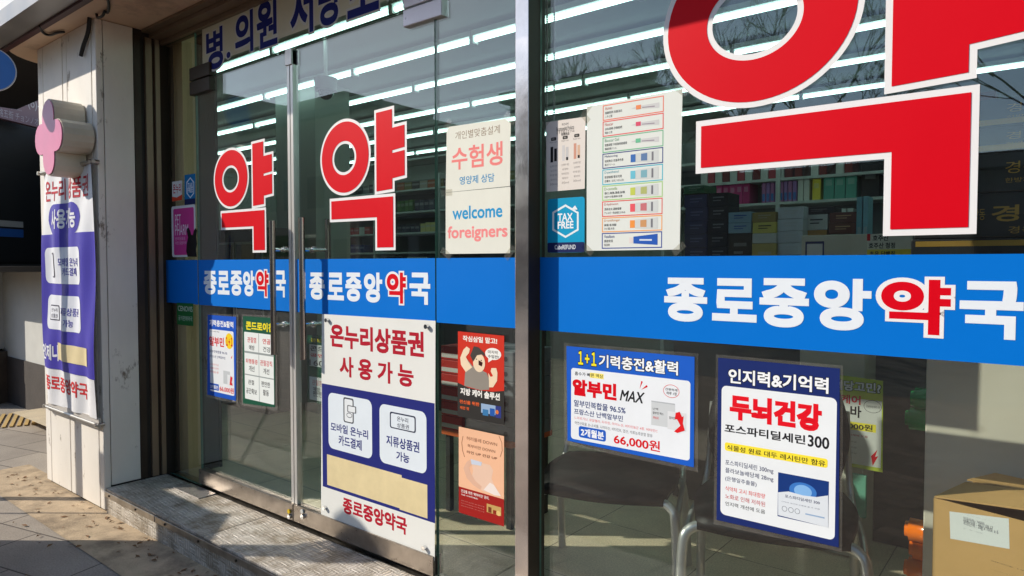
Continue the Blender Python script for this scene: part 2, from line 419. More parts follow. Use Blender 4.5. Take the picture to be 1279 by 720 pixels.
# corner pillar clad in upright panels
PX0, PX1, PYF = P(52, 300, -0.354).x, -4.02, -0.35
mb = MB(); mb.box(PX0 + .012, PX1 - .012, PYF + .012, 0.30, 0, ZS)
mb.build('pillar_core', mat('pillar_groove', (52, 44, 38), 0.9), bld)
mb = MB()
for a, b in ((PX0, PX0 + .08), (PX0 + .088, -4.50), (-4.488, -4.43), (-4.424, -4.085), (-4.073, -4.02)):
    mb.bbox(a, b, PYF - 0.004, PYF + 0.03, 0.02, ZS - .003, 0.003)
mb.bbox(-4.05, PX1, PYF + 0.034, -0.165, 0.145, ZS - .003, 0.003)
mb.bbox(PX0 , PX0 + .03, PYF + 0.034, 0.30, 0.02, ZS - .003, 0.003)
mb.build('pillar_cladding', mat('pillar_paint', (234, 228, 218), 0.55, var=0.08, vscale=2.5, bump=0.05, bscale=30,
         dirt=((128, 112, 96), 11.0, 0.60, 0.68), stretch=(1, 1, 0.5)), bld)
# soffit with rounded left corner
poly = [(3.0, 0.02), (3.0, -0.499)]
for k in range(9):
    a = R(270 - 90 * k / 8); poly.append((-4.87 + 0.38 * math.cos(a), -0.119 + 0.38 * math.sin(a)))
poly.append((-5.25, 0.02))
MB().prism([Vector((x, y, ZS)) for x, y in poly], (0, 0, 0.12)).build('soffit', soff_m, bld)
# fascia sign box along the edge of the soffit
MB().box(-7.6, 3.0, -0.612, -0.502, 2.735, 3.6).build('fascia_panel', mat('fascia_white', (226, 224, 220), 0.4, var=0.03), bld)
MB().box(-7.6, 3.0, -0.625, -0.502, 2.648, 2.733).build('fascia_trim', mat('fascia_trim_grey', (150, 146, 142), 0.35, 0.4, var=0.1), bld)
MB().box(-7.6, 3.0, -0.500, -0.470, 2.634, 2.649).build('fascia_flashing', mat('flashing_dark_red', (70, 24, 22), 0.5), bld)
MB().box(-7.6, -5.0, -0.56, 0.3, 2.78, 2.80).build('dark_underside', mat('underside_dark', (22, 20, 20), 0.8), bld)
MB().box(-5.2, 3.4, 0.02, 0.32, 2.775, 6.2).build('upper_wall', mat('upper_wall_grey', (150, 140, 128), 0.8, var=0.1), bld)
# header frame under the soffit, three stepped bronze strips
mb = MB()
mb.box(-4.02, 3.0, -0.12, 0.03, 2.634, ZS - 0.002); mb.box(-4.02, 3.0, -0.08, 0.03, 2.612, 2.632); mb.box(-4.02, 3.0, -0.02, 0.03, 2.588, 2.610)
mb.build('header_frame', bronze, bld)
# shutter guide rails in the left jamb
for i, (a, b, y0, y1, m) in enumerate(((-4.05, -4.018, -0.163, -0.128, dark_br), (-4.05, -4.030, -0.127, -0.105, mat('rail_black', (16, 14, 13), 0.5)),
                                   (-4.05, -4.010, -0.104, -0.070, bronze), (-4.05, -4.030, -0.069, -0.055, dark_br), (-4.05, -4.004, -0.054, -0.030, bronze), (-4.08, -4.035, -0.029, 0.02, steel_r))):
    MB().box(a, b, y0, y1, 0.145, 2.61).build('shutter_rail', m, bld)
# post between entrance and shop window
pr = P(674, 400, 0.0).x
mb = MB(); mb.bbox(pr - 0.056, pr, -0.062, 0.03, 0.12, 2.588, 0.002)
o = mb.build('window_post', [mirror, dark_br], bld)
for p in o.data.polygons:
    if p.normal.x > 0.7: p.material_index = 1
# inner room
wall_g = mat('shop_wall', (150, 156, 150), 0.7, var=0.05)
dark_w = mat('shop_dark_panel', (46, 44, 42), 0.6, var=0.1)
MB().box(-10.4, 3.3, 5.6, 5.7, 0.1, 2.9).build('back_wall', wall_g, bld)
MB().box(-7.0, -6.9, 0.32, 1.44, 0.1, 2.9).build('left_wall', wall_g, bld)
MB().box(-10.3, -7.001, 1.34, 1.44, 0.1, 2.9).build('left_wall', wall_g, bld)
MB().box(-10.4, -10.3, 1.34, 5.6, 0.1, 2.9).build('left_wall', wall_g, bld)
MB().box(-6.9, -4.03, 0.305, 0.32, 0.1, 2.86).build('front_wall', dark_w, bld)
MB().box(-4.4, P(231, 300, .06).x, 0.06, 0.14, 0.105, 2.86).build('wood_partition', mat('wood_panelling', (236, 200, 150), 0.5, var=0.25, vscale=4, stretch=(1, 1, 0.15)), bld)
MB().box(3.2, 3.3, 0.02, 5.6, 0.1, 2.9).build('right_wall', dark_w, bld)
MB().box(-10.4, -7.0, 1.44, 5.7, 2.86, 2.90).build('ceiling', mat('shop_ceiling', (150, 156, 154), 0.8), bld)
MB().box(-6.999, 3.3, 0.325, 5.7, 2.86, 2.90).build('ceiling', mat('shop_ceiling', (150, 156, 154), 0.8), bld)
# grey-green inner column behind the doors
c0, c1 = P(346, 300, 1.6).x, P(395, 300, 1.6).x
MB().box(c0, c1, 1.6, 1.95, 0.1, 2.86).build('inner_column', mat('column_paint', (150, 160, 152), 0.6, var=0.05), bld)

# ------------------------------------------------------------------ step of checker plate
def plate_mat():
    m = bpy.data.materials.new('checker_plate'); m.use_nodes = True; t = m.node_tree; b = t.nodes['Principled BSDF']
    N = t.nodes.new; Lk = t.links.new
    tc = N('ShaderNodeTexCoord'); mp = N('ShaderNodeMapping'); mp.inputs['Scale'].default_value = (19, 19, 19); mp.inputs['Rotation'].default_value = (0, 0, R(4)); Lk(tc.outputs['Object'], mp.inputs[0])
    sp = N('ShaderNodeSeparateXYZ'); Lk(mp.outputs[0], sp.inputs[0])
    def M(op, a, b_=None, c_=None):
        n = N('ShaderNodeMath'); n.operation = op
        for i, x in enumerate((a, b_, c_)):
            if x is None: continue
            if isinstance(x, (int, float)): n.inputs[i].default_value = x
            else: Lk(x, n.inputs[i])
        return n.outputs[0]
    xx = sp.outputs[0]; yy = M('ADD', sp.outputs[1], sp.outputs[2])
    fx, fy = M('FRACT', xx), M('FRACT', yy)
    par = M('MODULO', M('ABSOLUTE', M('ADD', M('FLOOR', xx), M('FLOOR', yy))), 2.0)
    sx = M('SINE', M('MULTIPLY', fx, 2 * math.pi * 3)); sy = M('SINE', M('MULTIPLY', fy, 2 * math.pi * 3))
    bx = M('MINIMUM', fx, M('SUBTRACT', 1.0, fx)); by = M('MINIMUM', fy, M('SUBTRACT', 1.0, fy))
    edge = M('MINIMUM', M('MULTIPLY', M('MINIMUM', bx, by), 8.0), 1.0)
    s1 = M('ADD', M('MULTIPLY', sx, par), M('MULTIPLY', sy, M('SUBTRACT', 1.0, par)))
    h = M('MULTIPLY', M('MAXIMUM', M('MINIMUM', M('MULTIPLY', s1, 2.0), 1.0), 0.0), edge)
    bp = N('ShaderNodeBump'); bp.inputs['Strength'].default_value = 1.0; bp.inputs['Distance'].default_value = 0.004; Lk(h, bp.inputs['Height']); Lk(bp.outputs[0], b.inputs['Normal'])
    n = N('ShaderNodeTexNoise'); n.inputs['Scale'].default_value = 7; n.inputs['Detail'].default_value = 9; n.inputs['Roughness'].default_value = 0.7; Lk(tc.outputs['Object'], n.inputs['Vector'])
    r = N('ShaderNodeValToRGB'); r.color_ramp.elements[0].position = 0.38; r.color_ramp.elements[0].color = (*lin((150, 138, 120)), 1)
    r.color_ramp.elements[1].position = 0.62; r.color_ramp.elements[1].color = (*lin((220, 212, 200)), 1); Lk(n.outputs['Fac'], r.inputs[0])
    mx = N('ShaderNodeMixRGB'); mx.blend_type = 'MULTIPLY'; Lk(r.outputs[0], mx.inputs[1]); mx.inputs[2].default_value = (1, 1, 1, 1)
    mm = N('ShaderNodeMapRange'); mm.inputs['To Min'].default_value = 0.80; mm.inputs['To Max'].default_value = 1.05; Lk(h, mm.inputs[0])
    vs = N('ShaderNodeVectorMath'); vs.operation = 'SCALE'; Lk(r.outputs[0], vs.inputs[0]); Lk(mm.outputs[0], vs.inputs['Scale']); Lk(vs.outputs[0], b.inputs['Base Color'])
    b.inputs['Metallic'].default_value = 0.12
    rr = N('ShaderNodeMapRange'); rr.inputs['To Min'].default_value = 0.62; rr.inputs['To Max'].default_value = 0.40; Lk(h, rr.inputs[0]); Lk(rr.outputs[0], b.inputs['Roughness'])
    return m
plate = plate_mat()
st = thing('entrance_step', (-2.5, -0.2, 0), 'low entrance step covered in worn metal checker plate below the glass doors', 'step')
SZ = 0.14
cuts = [-4.015, -2.96, -1.70, -0.2, 1.4]
for a, b in zip(cuts[:-1], cuts[1:]):
    MB().bbox(a + .002, b - .002, -0.352, -0.030, SZ - 0.012, SZ, 0.002).build('tread_plate', plate, st)
cuts2 = [-4.015, -3.42, -2.2, 0.2, 1.4]
for a, b in zip(cuts2[:-1], cuts2[1:]):
    MB().bbox(a + .002, b - .002, -0.349, -0.33, 0.0, SZ - 0.045, 0.002).build('riser_plate', plate, st)
    MB().bbox(a + .002, b - .002, -0.358, -0.334, SZ - 0.044, SZ - 0.013, 0.003).build('nosing', steel_r, st)
for k in range(16):
    x = -3.95 + k * 0.32
    MB().tube([(x, -0.357, SZ - .028), (x, -0.363, SZ - .028)], 0.006, 8).build('rivet', dark_br, st)
MB().box(-4.0, 1.4, -0.33, -0.079, 0.004, SZ - 0.014).build('step_body', dark_br, st)
mb = MB(); mb.box(-4.03, -1.42, -0.028, -0.019, 0.06, SZ - 0.004); mb.box(-4.03, -1.42, 0.014, 0.06, 0.06, SZ - 0.004)
mb.build('threshold', steel_r, st)
mb = MB(); mb.box(-1.42, 1.4, -0.074, 0.02, 0.06, SZ + 0.03)
mb.build('window_sill', steel_r, st)
MB().bbox(-3.72, -3.45, -0.125, -0.03, SZ + 0.0015, SZ + 0.006, 0.001).build('pivot_cover', steel, st)

# ------------------------------------------------------------------ glazing
def pane(x0, x1, z0, z1, name, parent, y0=0.0, y1=0.010):
    mb = MB(); mb.box(x0, x1, y0, y1, z0, z1)
    o = mb.build(name, [GL, GLE], parent)
    for p in o.data.polygons:
        if abs(p.normal.y) < 0.5: p.material_index = 1
    return o
XH0 = P(247, 300).x; XC = P(367.5, 400).x; XH1 = P(544.5, 300).x
ZD0, ZD1 = 0.155, 2.325
XJ = -4.06
BT, BB = 1.372, 1.129                     # blue band top and bottom
band_m = mat('blue_vinyl', BLUE, 0.45, spec=0.12, var=0.02, vscale=2)
red_m = mat('red_vinyl', RED, 0.45, spec=0.12, var=0.02, vscale=2)
wht_m = mat('white_vinyl', (236, 234, 234), 0.4, spec=0.4, var=0.02, vscale=2)

# the big red syllable, measured in metres on the door (x, z)
def door_letter_shape():
    p = lambda x, y: P(x, y)
    ring = dict(x0=p(402.5, 199).x, x1=p(461, 190).x, z1=p(430, 152.5).z, z0=p(430, 241).z, hx0=p(415.5, 200).x, hx1=p(445.5, 200).x, hz1=p(430, 176.5).z, hz0=p(430, 219).z)
    xs0, xs1, xb = p(470.6, 200).x, p(490.5, 200).x, p(506, 200).x
    z = lambda x, y: p(x, y).z
    stem = [(xs0, z(470, 141.5)), (xs1, z(490, 136.5)), (xs1, z(490, 160)), (xb, z(506, 156)), (xb, z(506, 183.5)), (xs1, z(490.5, 188.0)),
            (xs1, z(490.5, 191.5)), (xb, z(506, 187.5)), (xb, z(506, 219)), (xs1, z(490, 223)), (xs1, z(491, 236)), (xs0, z(471, 239.5))]
    xg0, xgi, xg1 = p(414.5, 260).x, p(471.5, 280).x, p(491.8, 280).x
    g = [(xg0, z(414.5, 252)), (xg1, z(491.5, 245.5)), (xg1, z(491.5, 309)), (xgi, z(471.5, 309.5)), (xgi, z(471.5, 271.5)), (xg0, z(414.5, 274.5))]
    return ring, stem, g
RING, STEM, GIY = door_letter_shape()
LX0, LX1 = GIY[0][0], GIY[1][0]; LZ0, LZ1 = GIY[2][1], GIY[1][1]
def offset_poly(pts, d):
    """grow a rectilinear polygon by d (mitred)"""
    n = len(pts); area = sum(pts[i][0] * pts[(i + 1) % n][1] - pts[(i + 1) % n][0] * pts[i][1] for i in range(n))
    sg = 1 if area > 0 else -1; out = []
    for i in range(n):
        a, b, c = Vector(pts[i - 1]).to_2d() if False else Vector((*pts[i - 1], 0)), Vector((*pts[i], 0)), Vector((*pts[(i + 1) % n], 0))
        e1, e2 = (b - a).normalized(), (c - b).normalized()
        n1 = Vector((e1.y, -e1.x, 0)) * sg; n2 = Vector((e2.y, -e2.x, 0)) * sg
        k = 1 + n1.dot(n2)
        q = b + (n1 + n2) * (d / k) if k > 0.05 else b + n1 * d
        out.append((q.x, q.y))
    return out
def big_letter(parent, fx, fz, wo, y=-0.0015, only=None):
    """fx, fz map the door letter to this pane; wo: width of the white edge"""
    def T(pts): return [(fx(a), fz(b)) for a, b in pts]
    stem, g = T(STEM), T(GIY)
    rx0, rx1, rz0, rz1 = fx(RING['x0']), fx(RING['x1']), fz(RING['z0']), fz(RING['z1'])
    hx0, hx1, hz0, hz1 = fx(RING['hx0']), fx(RING['hx1']), fz(RING['hz0']), fz(RING['hz1'])
    def ring(o, i, yy, name, m):
        n = 72; V = []
        for (a0, a1, b0, b1, d) in ((rx0, rx1, rz0, rz1, o), (hx0, hx1, hz0, hz1, -i)):
            for k in range(n):
                t = 2 * math.pi * k / n
                V.append(Vector(((a0 + a1) / 2 + ((a1 - a0) / 2 + d) * math.cos(t), yy, (b0 + b1) / 2 + ((b1 - b0) / 2 + d) * math.sin(t))))
        MB().add(V, [(k, (k + 1) % n, n + (k + 1) % n, n + k) for k in range(n)]).build(name, m, parent)
    ring(wo, wo, y, 'letter_outline', wht_m); ring(0, 0, y - 0.001, 'red_lettering', red_m)
    # white edge of stem is cut back at the slit so the slit stays open only at its end
    ws = offset_poly(stem[:5] + stem[8:], wo)
    MB().add([Vector((a, y - 0.0002, b)) for a, b in ws], [tuple(range(len(ws)))]).build('letter_outline', wht_m, parent)
    MB().add([Vector((a, y - 0.0004, b)) for a, b in offset_poly(g, wo)], [tuple(range(len(g)))]).build('letter_outline', wht_m, parent)
    MB().add([Vector((a, y - 0.0013, b)) for a, b in stem], [tuple(range(len(stem)))]).build('red_lettering', red_m, parent)
    MB().add([Vector((a, y - 0.0016, b)) for a, b in g], [tuple(range(len(g)))]).build('red_lettering', red_m, parent)
def band(parent, x0, x1, name='blue_band'):
    return MB().add([(x0, -0.001, BB), (x1, -0.001, BB), (x1, -0.001, BT), (x0, -0.001, BT)], [(0, 1, 2, 3)]).build(name, band_m, parent)
LET_W = (228, 234, 240)
def band_text(parent, bnd, s, x0, y0, x1, y1, red=False, b=0.035):
    """one syllable block of the shop name on the band"""
    S = Sheet(O=(0, -0.0015, 0)); S.root = bnd
    if red: S.text(s, x0, y0, x1, y1, red_m, b, out=wht_m, ow=0.075, parent=bnd)
    else: S.text(s, x0, y0, x1, y1, ink(LET_W), b - .002, tube=0.010, parent=bnd)

def door(x0, x1, hinge_left, label):
    t = thing('glass_door', ((x0 + x1) / 2, 0, ZD0), label, 'glass door')
    pane(x0, x1, ZD0 + 0.072, ZD1, 'glass_pane', t)
    MB().bbox(x0, x1, -0.018, 0.028, ZD0, ZD0 + 0.078, 0.002).build('bottom_rail', mat('rail_steel', (150, 140, 130), .3, .85, var=.25, vscale=10, bump=.04, bscale=40), t)
    # meeting edge strip
    e0, e1 = (x1 - 0.020, x1) if hinge_left else (x0, x0 + 0.020)
    MB().bbox(e0, e1, -0.010, 0.020, ZD0 + 0.079, ZD1 - 0.002, 0.001).build('edge_strip', mat('edge_strip_metal', (225, 222, 216), 0.3, 0.55), t)
    MB().bbox(e0 - 0.004, e1 + 0.004 if hinge_left else e1, -0.016, 0.026, ZD1 - 0.07, ZD1 + 0.004, 0.002).build('edge_cap', steel, t)
    return t
dl = door(XH0 + 0.004, XC - 0.003, True, 'left glass entrance door beside the bronze jamb, with red syllable half hidden by its handle')
dr = door(XC + 0.003, XH1 - 0.004, False, 'right glass entrance door carrying the tall gift voucher board')
HY = -0.062
for d, px, pyt, pyb in ((dl, 340, 276, 443), (dr, 376.8, 272, 449)):
    p0, p1 = P(px, pyt, HY), P(px, pyb, HY)
    tube_m = mat('handle_steel', (168, 158, 150), 0.24, 1.0, var=0.2, vscale=5, stretch=(4, 4, 0.3))
    h = MB().tube([(p0.x, HY, p1.z), (p0.x, HY, p0.z)], 0.0135, 16).build('handle', tube_m, d)
    MB().tube([(p0.x, 0.075, p1.z), (p0.x, 0.075, p0.z)], 0.0135, 16).build('handle', tube_m, d)
    for yy in (312, 406):
        z = P(px, yy, HY).z
        mb = MB().tube([(p0.x, HY + .012, z), (p0.x, 0.063, z)], 0.008, 10)
        mb.tube([(p0.x, -0.012, z), (p0.x, 0.0, z)], 0.014, 12)
        mb.build('handle_bracket', chrome, d)
# floor locks
for d, px, c in ((dl, 362.5, (214, 180, 40)), (dr, 379, (200, 200, 196))):
    p = P(px, 645, -0.02)
    MB().tube([(p.x, -0.019, p.z), (p.x, -0.030, p.z)], 0.011, 14).build('lock', chrome, d)
    MB().tube([(p.x - .006, -0.020, p.z + .022), (p.x - .006, -0.026, p.z + .022)], 0.010, 14).build('lock_cover', ink(c), d)
# bands and big letters on the doors
same = lambda a: a
bl_ = band(dl, XH0 + 0.004, XC - 0.024); br_ = band(dr, XC + 0.025, XH1 - 0.004)
big_letter(dr, same, same, 0.012)
lx0, lx1 = P(277.5, 270).x, P(331, 270).x; lz1, lz0 = P(331, 262.5).z, P(331, 312.5).z
flx = lambda x: lx0 + (x - LX0) * (lx1 - lx0) / (LX1 - LX0)
flz = lambda z: lz0 + (z - LZ0) * (lz1 - lz0) / (LZ1 - LZ0)
big_letter(dl, flx, flz, 0.012)
for s, a, b, red in (('종', 254, 271, 0), ('로', 271.5, 287, 0), ('중', 287.5, 303, 0), ('앙', 303.5, 318.5, 0), ('약', 320, 336, 1), ('국', 343.5, 357.5, 0)):
    f = (a - 254) / 103.0
    band_text(dl, bl_, s, a, 338.0 - .5 * f, b, 367.5 + 5.0 * (b - 254) / 103.0, red)
for s, a, b, red in (('종', 386, 406, 0), ('로', 408.5, 430, 0), ('중', 431, 452, 0), ('앙', 454.5, 478, 0), ('약', 483, 507.5, 1), ('국', 511, 538, 0)):
    f = (a - 386) / 152.0
    band_text(dr, br_, s, a, 340.0 - .0 * f, b, 374.0 + 8.0 * (b - 386) / 152.0, red)

# fixed panes
sl_ = thing('sidelight_pane', ((XJ + XH0) / 2, 0, 0.14), 'narrow fixed glass pane between the bronze jamb and the left door', 'glass pane')
pane(XJ, XH0 - 0.002, 0.136, 2.588, 'glass_pane', sl_); band(sl_, XJ + 0.005, XH0 - 0.004)
sr_ = thing('sidelight_pane', ((XH1 + pr) / 2, 0, 0.14), 'fixed glass pane between the right door and the steel post, with plain blue band', 'glass pane')
pane(XH1 + 0.002, pr - 0.057, 0.136, 2.588, 'glass_pane', sr_); band(sr_, XH1 + 0.003, pr - 0.058)
tp = thing('transom_pane', ((XH0 + XH1) / 2, 0, ZD1 + .01), 'glass transom pane over the two doors', 'glass pane')
pane(XH0, XH1, ZD1 + 0.008, 2.588, 'glass_pane', tp)
# patch fittings at the upper door corners
for (x0, x1, z0, z1, m) in ((P(240, 105).x, P(265, 105).x, 2.255, 2.40, dark_br), (P(507, 20).x, P(555, 20).x, 2.262, 2.42, mat('patch_metal', (226, 222, 230), .3, .3, var=.05))):
    mb = MB(); zm = ZD1 + 0.004
    mb.bbox(x0, x1, -0.016, 0.026, z0, zm - 0.003, 0.003); mb.bbox(x0, x1, -0.016, 0.026, zm + 0.003, z1, 0.003)
    mb.build('patch_fitting', m, tp)
# transom notice: prescription lettering on a beige strip behind the glass
tz = P(460, 9).z
S = Sheet(O=(0, -0.001, 0)); S.root = tp
u0 = P(253, 60).x
S.rect_uv(u0, tz, XH1, 2.586, ink((226, 222, 198)), 'notice_strip')
for s, a, b, yt, yb in (('병', 257, 279, 40, 83), ('.', 283, 288, 66, 72), ('의', 293, 317, 20, 64), ('원', 320, 347, 4, 55), ('처', 362, 392, -24, 40), ('방', 397, 427, -28, 26), ('조', 433, 474, -42, 12), ('제', 480, 520, -56, 0)):
    S.text(s, a, yt, b, yb, (32, 44, 128), 0.03, out=(226, 226, 220), ow=0.05, parent=tp)

shop = thing('shop_window', (0.4, 0, 0.2), 'large shop window right of the steel post with the giant red syllable', 'shop window')
pane(pr + 0.001, 1.4, 0.17, 2.588, 'glass_pane', shop)
bs_ = band(shop, pr + 0.002, 1.398)
gx0, gx1 = P(876, 190).x, P(1211.5, 200).x; gz1, gz0 = P(1211, 116).z, P(1211, 284).z
fgx = lambda x: gx0 + (x - LX0) * (gx1 - gx0) / (LX1 - LX0)
fgz = lambda z: gz0 + (z - LZ0) * (gz1 - gz0) / (LZ1 - LZ0)
big_letter(shop, fgx, fgz, 0.0155)
for s, a, b, yt, yb, red in (('종', 829, 884, 346, 403.5, 0), ('로', 889, 946, 346.5, 404.5, 0), ('중', 948, 1011, 346.5, 411, 0), ('앙', 1017, 1089, 347, 415, 0), ('약', 1101, 1188, 348, 421, 1), ('국', 1198, 1279, 350, 427, 0)):
    band_text(shop, bs_, s, a, yt, b, yb, red)

# ------------------------------------------------------------------ notices and posters on the glass
FY = -0.003
def sheet(pts, c, name, label, cat, y=FY, group=None, sleeve=0):
    S = Sheet(O=(0, y, 0)); S.poly(pts, c, name); tag(S.root, label, cat, group); return S
paper = mat('white_paper', (226, 226, 220), 0.6, spec=0.2, var=0.03, vscale=4)
clear = glass_mat('clear_sleeve', (0.93, 0.93, 0.92), 0.30)
def sleeve(S, pts):
    """clear plastic pocket a little larger than the print, same root"""
    h = S.L; S.L = 0; V = [S.uv(*p) for p in pts]
    S.put('plastic_sleeve', V, [tuple(range(len(V)))], clear, h=-0.0012); S.L = h

# gift voucher board on the right door
S = sheet([(402, 392.5), (544, 401), (543, 701), (401, 644)], paper, 'voucher_board', 'tall white and navy gift voucher board on the right door, beige tape across it', 'sign board', y=-0.012)
S.text('온누리상품권', 412, 404, 530, 448, MAROON, 0.03, tube=0.012)
S.text('사 용 가 능', 424, 444, 517, 485, MAROON, 0.03, tube=0.006)
S.rect(402, 479, 543.5, 654, NAVY, 'blue_panel')
card = (222, 230, 236)
S.rect(410, 490, 465, 574, card, 'card', r=0.030); S.rect(474, 504, 533, 593, card, 'card', r=0.030)
S.rect(429, 496, 442, 530, (60, 62, 70), 'phone_picture', r=0.010); S.rect(430.3, 498, 440.7, 528.3, (226, 230, 232), 'phone_picture', r=0.007)
S.rect(434, 506, 445, 517, (60, 62, 70), 'phone_picture', r=0.004); S.rect(435, 507.2, 444, 516.0, (226, 230, 232), 'phone_picture', r=0.003)
S.ell(433, 515, 440, 523, (90, 92, 100), 'phone_picture', ring=0.003)
S.text('모바일 온누리', 413, 527, 460, 549.5, NAVY, 0.025); S.text('카드결제', 423, 543, 452, 563.5, NAVY, 0.025)
S.rect(487, 514, 519.5, 541.5, (40, 44, 70), 'ticket_picture', r=0.010); S.rect(488.4, 516, 518, 539.7, card, 'ticket_picture', r=0.008)
S.text('온누리', 496, 520, 510, 529, (40, 44, 70), 0.01); S.text('상품권', 496, 528, 511, 537, (40, 44, 70), 0.01)
S.text('지류상품권', 482.6, 543, 524, 566.5, NAVY, 0.025); S.text('가능', 495, 563, 511.5, 579.5, NAVY, 0.025)
tape = mat('cream_tape', TAPE, 0.5, var=0.08, vscale=9, bump=0.05)
S.rect(408.5, 567.5, 502, 636, tape, 'tape_strip'); S.rect(499, 596, 534, 648, tape, 'tape_strip')
S.text('종로중앙약국', 428, 620, 508.6, 669.5, MAROON, 0.03, tube=0.012)
for px, py in ((410, 400), (534.5, 408), (407, 634), (531.5, 684)):
    p = P(px, py, -0.012); MB().tube([(p.x, -0.0005, p.z), (p.x, -0.026, p.z)], 0.009, 16).build('standoff', chrome, S.root)

# student notice and welcome notice
cream = mat('cream_paper', (226, 226, 214), 0.6, spec=0.2, var=0.04, vscale=5)
S = sheet([(558, 159), (638, 147.6), (637, 232.7), (556.7, 240.7)], cream, 'student_notice', 'cream paper with faded red title for exam students, taped above the welcome notice', 'notice')
S.text('개인별맞춤설계', 568.7, 165, 624.4, 166.6, (150, 130, 110), 0.0); S.text('수험생', 564, 185, 628, 206, (236, 130, 126), 0.02); S.text('영양제 상담', 574, 221, 617.6, 227, (40, 140, 190), 0.012)
S = sheet([(556.7, 241), (637.5, 233.5), (637.2, 316.5), (556.7, 317.5)], cream, 'welcome_notice', 'cream paper reading welcome foreigners in blue and faded red', 'notice')
S.text('welcome', 565, 258.5, 627.6, 271.5, (30, 150, 205), 0.02); S.text('foreigners', 559, 283, 634, 301, (240, 140, 140), 0.025)

tape_c = glass_mat('clear_tape', (0.95, 0.94, 0.9), 0.35)
def tape_bit(S, px, py, w_, h_, a):
    u, v = S.uv(px, py); ca, sa = math.cos(a), math.sin(a)
    S.put('tape_piece', [(u + x * ca - y * sa, v + x * sa + y * ca) for x, y in ((-w_, -h_), (w_, -h_), (w_, h_), (-w_, h_))], [(0, 1, 2, 3)], tape_c)
for px, py, a in ((558, 158, .9), (637, 148, -.7), (557, 317, -.6), (637, 316, .8), (558, 241, 0)): tape_bit(S, px, py, .028, .012, a)
# red body care poster
S = sheet([(572, 414), (629.7, 419.7), (629.7, 531), (571.6, 520)], (204, 52, 36), 'care_poster', 'red and charcoal poster with a cartoon shouting woman raising her fist', 'poster')
S.poly([(571.6, 478), (585, 484.5), (600, 488), (615, 489.5), (629.7, 488.5), (629.7, 531), (571.6, 520)], (52, 50, 48), 'dark_panel')
S.text('작심삼일 말고!', 578, 419, 621, 430.5, (236, 232, 222), 0.035)
S.ell(606, 434, 626, 451, (238, 236, 230), 'speech_bubble'); S.poly([(610, 447), (616, 449), (610, 453)], (238, 236, 230), 'speech_bubble')
S.text('마지막', 609.5, 437.5, 622, 443, INK, 0.01); S.text('수업전!', 609.5, 443, 623, 448.5, INK, 0.01)
skin = (236, 212, 180)
S.poly([(582, 447), (585, 457), (581, 466), (580, 482), (600, 487.5), (611, 487), (612, 476), (608, 466), (600, 462), (590, 457)], (146, 138, 128), 'figure_shirt')
S.poly([(579, 437), (583, 433), (587, 436), (586, 441), (582, 446), (585, 452), (590, 459), (582, 465), (576, 456), (575, 447)], skin, 'figure_arm')
S.poly([(610, 466), (613, 471), (616, 470), (613, 464), (614, 460), (620, 460), (621.5, 466), (621, 476), (616, 484), (611, 484), (611, 476)], skin, 'figure_arm')
S.ell(591, 441, 606, 466, skin, 'figure_face')
S.poly([(587.5, 444), (590, 438), (592, 432.5), (598, 434), (605, 441), (606, 446), (602, 443), (596, 444), (592.5, 450), (591, 452)], (72, 66, 62), 'figure_hair')
S.ell(594.5, 448, 596, 449.6, (40, 36, 34), 'figure_eye'); S.ell(600.5, 449.6, 602, 451.2, (40, 36, 34), 'figure_eye'); S.poly([(598, 450), (603, 453), (602, 458), (598, 456)], (60, 20, 20), 'figure_mouth')
S.text('지방 케어 솔루션', 575, 484, 624.6, 501, (238, 236, 228), 0.04)
S.text('전신을 위한', 574, 499, 599, 508, (226, 96, 44), 0.03); S.text('제안 컷', 574.5, 507, 586, 513, (226, 96, 44), 0.03)
S.rect(601, 504, 626, 520, (150, 176, 206), 'product_picture'); S.rect(603, 511, 610, 520, (60, 120, 170), 'product_picture'); S.rect(612, 510, 618, 520.5, (40, 90, 170), 'product_picture'); S.rect(619, 507, 626, 523, (50, 60, 130), 'product_picture'); S.ell(619, 512, 623, 518, (220, 120, 60), 'product_picture')

# peach waistline poster
S = sheet([(573, 533), (629.6, 545), (629.6, 658), (573, 640)], (238, 186, 150), 'waist_poster', 'peach and red poster of a slim waist, taped under the shouting woman poster', 'poster')
S.poly([(573, 607.6), (629.6, 624), (629.6, 658), (573, 640)], (158, 34, 30), 'red_panel')
br = (150, 92, 66)
S.text('허리둘레 DOWN', 582.7, 545, 621, 558, (128, 70, 48), 0.008); S.text('복부비만 DOWN', 584, 554.5, 618.6, 566.5, (128, 70, 48), 0.010); S.text('라인 UP 건강 UP', 583, 562.5, 621, 575, (110, 50, 30), 0.02)
for xs in ((578, 576.5, 577.5, 580), (623, 626.5, 627, 624.5)):
    a = [(xs[0], 545), (xs[1], 553), (xs[2], 563), (xs[3], 571)]
    S.poly(a + [(x + .7, y) for x, y in a[::-1]], br, 'bracket_mark')
S.poly([(588, 574), (595, 577), (612, 581), (616, 588), (614, 598), (618, 608), (616, 617), (604, 614), (592, 606), (589, 598), (591, 588)], (232, 196, 172), 'torso_picture')
S.poly([(588, 574), (583, 577), (579, 585), (583, 597), (591, 606), (600, 612), (602, 608), (594, 601), (588, 591), (586, 584), (590, 580)], (222, 178, 152), 'torso_picture')
S.poly([(588, 573.5), (602, 577.5), (601, 582), (589, 580)], (200, 208, 222), 'torso_picture')
S.poly([(604, 612), (612, 603), (617, 606), (626, 620), (618, 619)], (236, 222, 214), 'torso_picture')
S.text('건강을 위한 ‘복부비만’ 관리,', 576, 611, 611, 625, (236, 226, 220), 0.02); S.text('지금 시작하세요!', 576, 616.5, 597, 624.5, (236, 226, 220), 0.02)
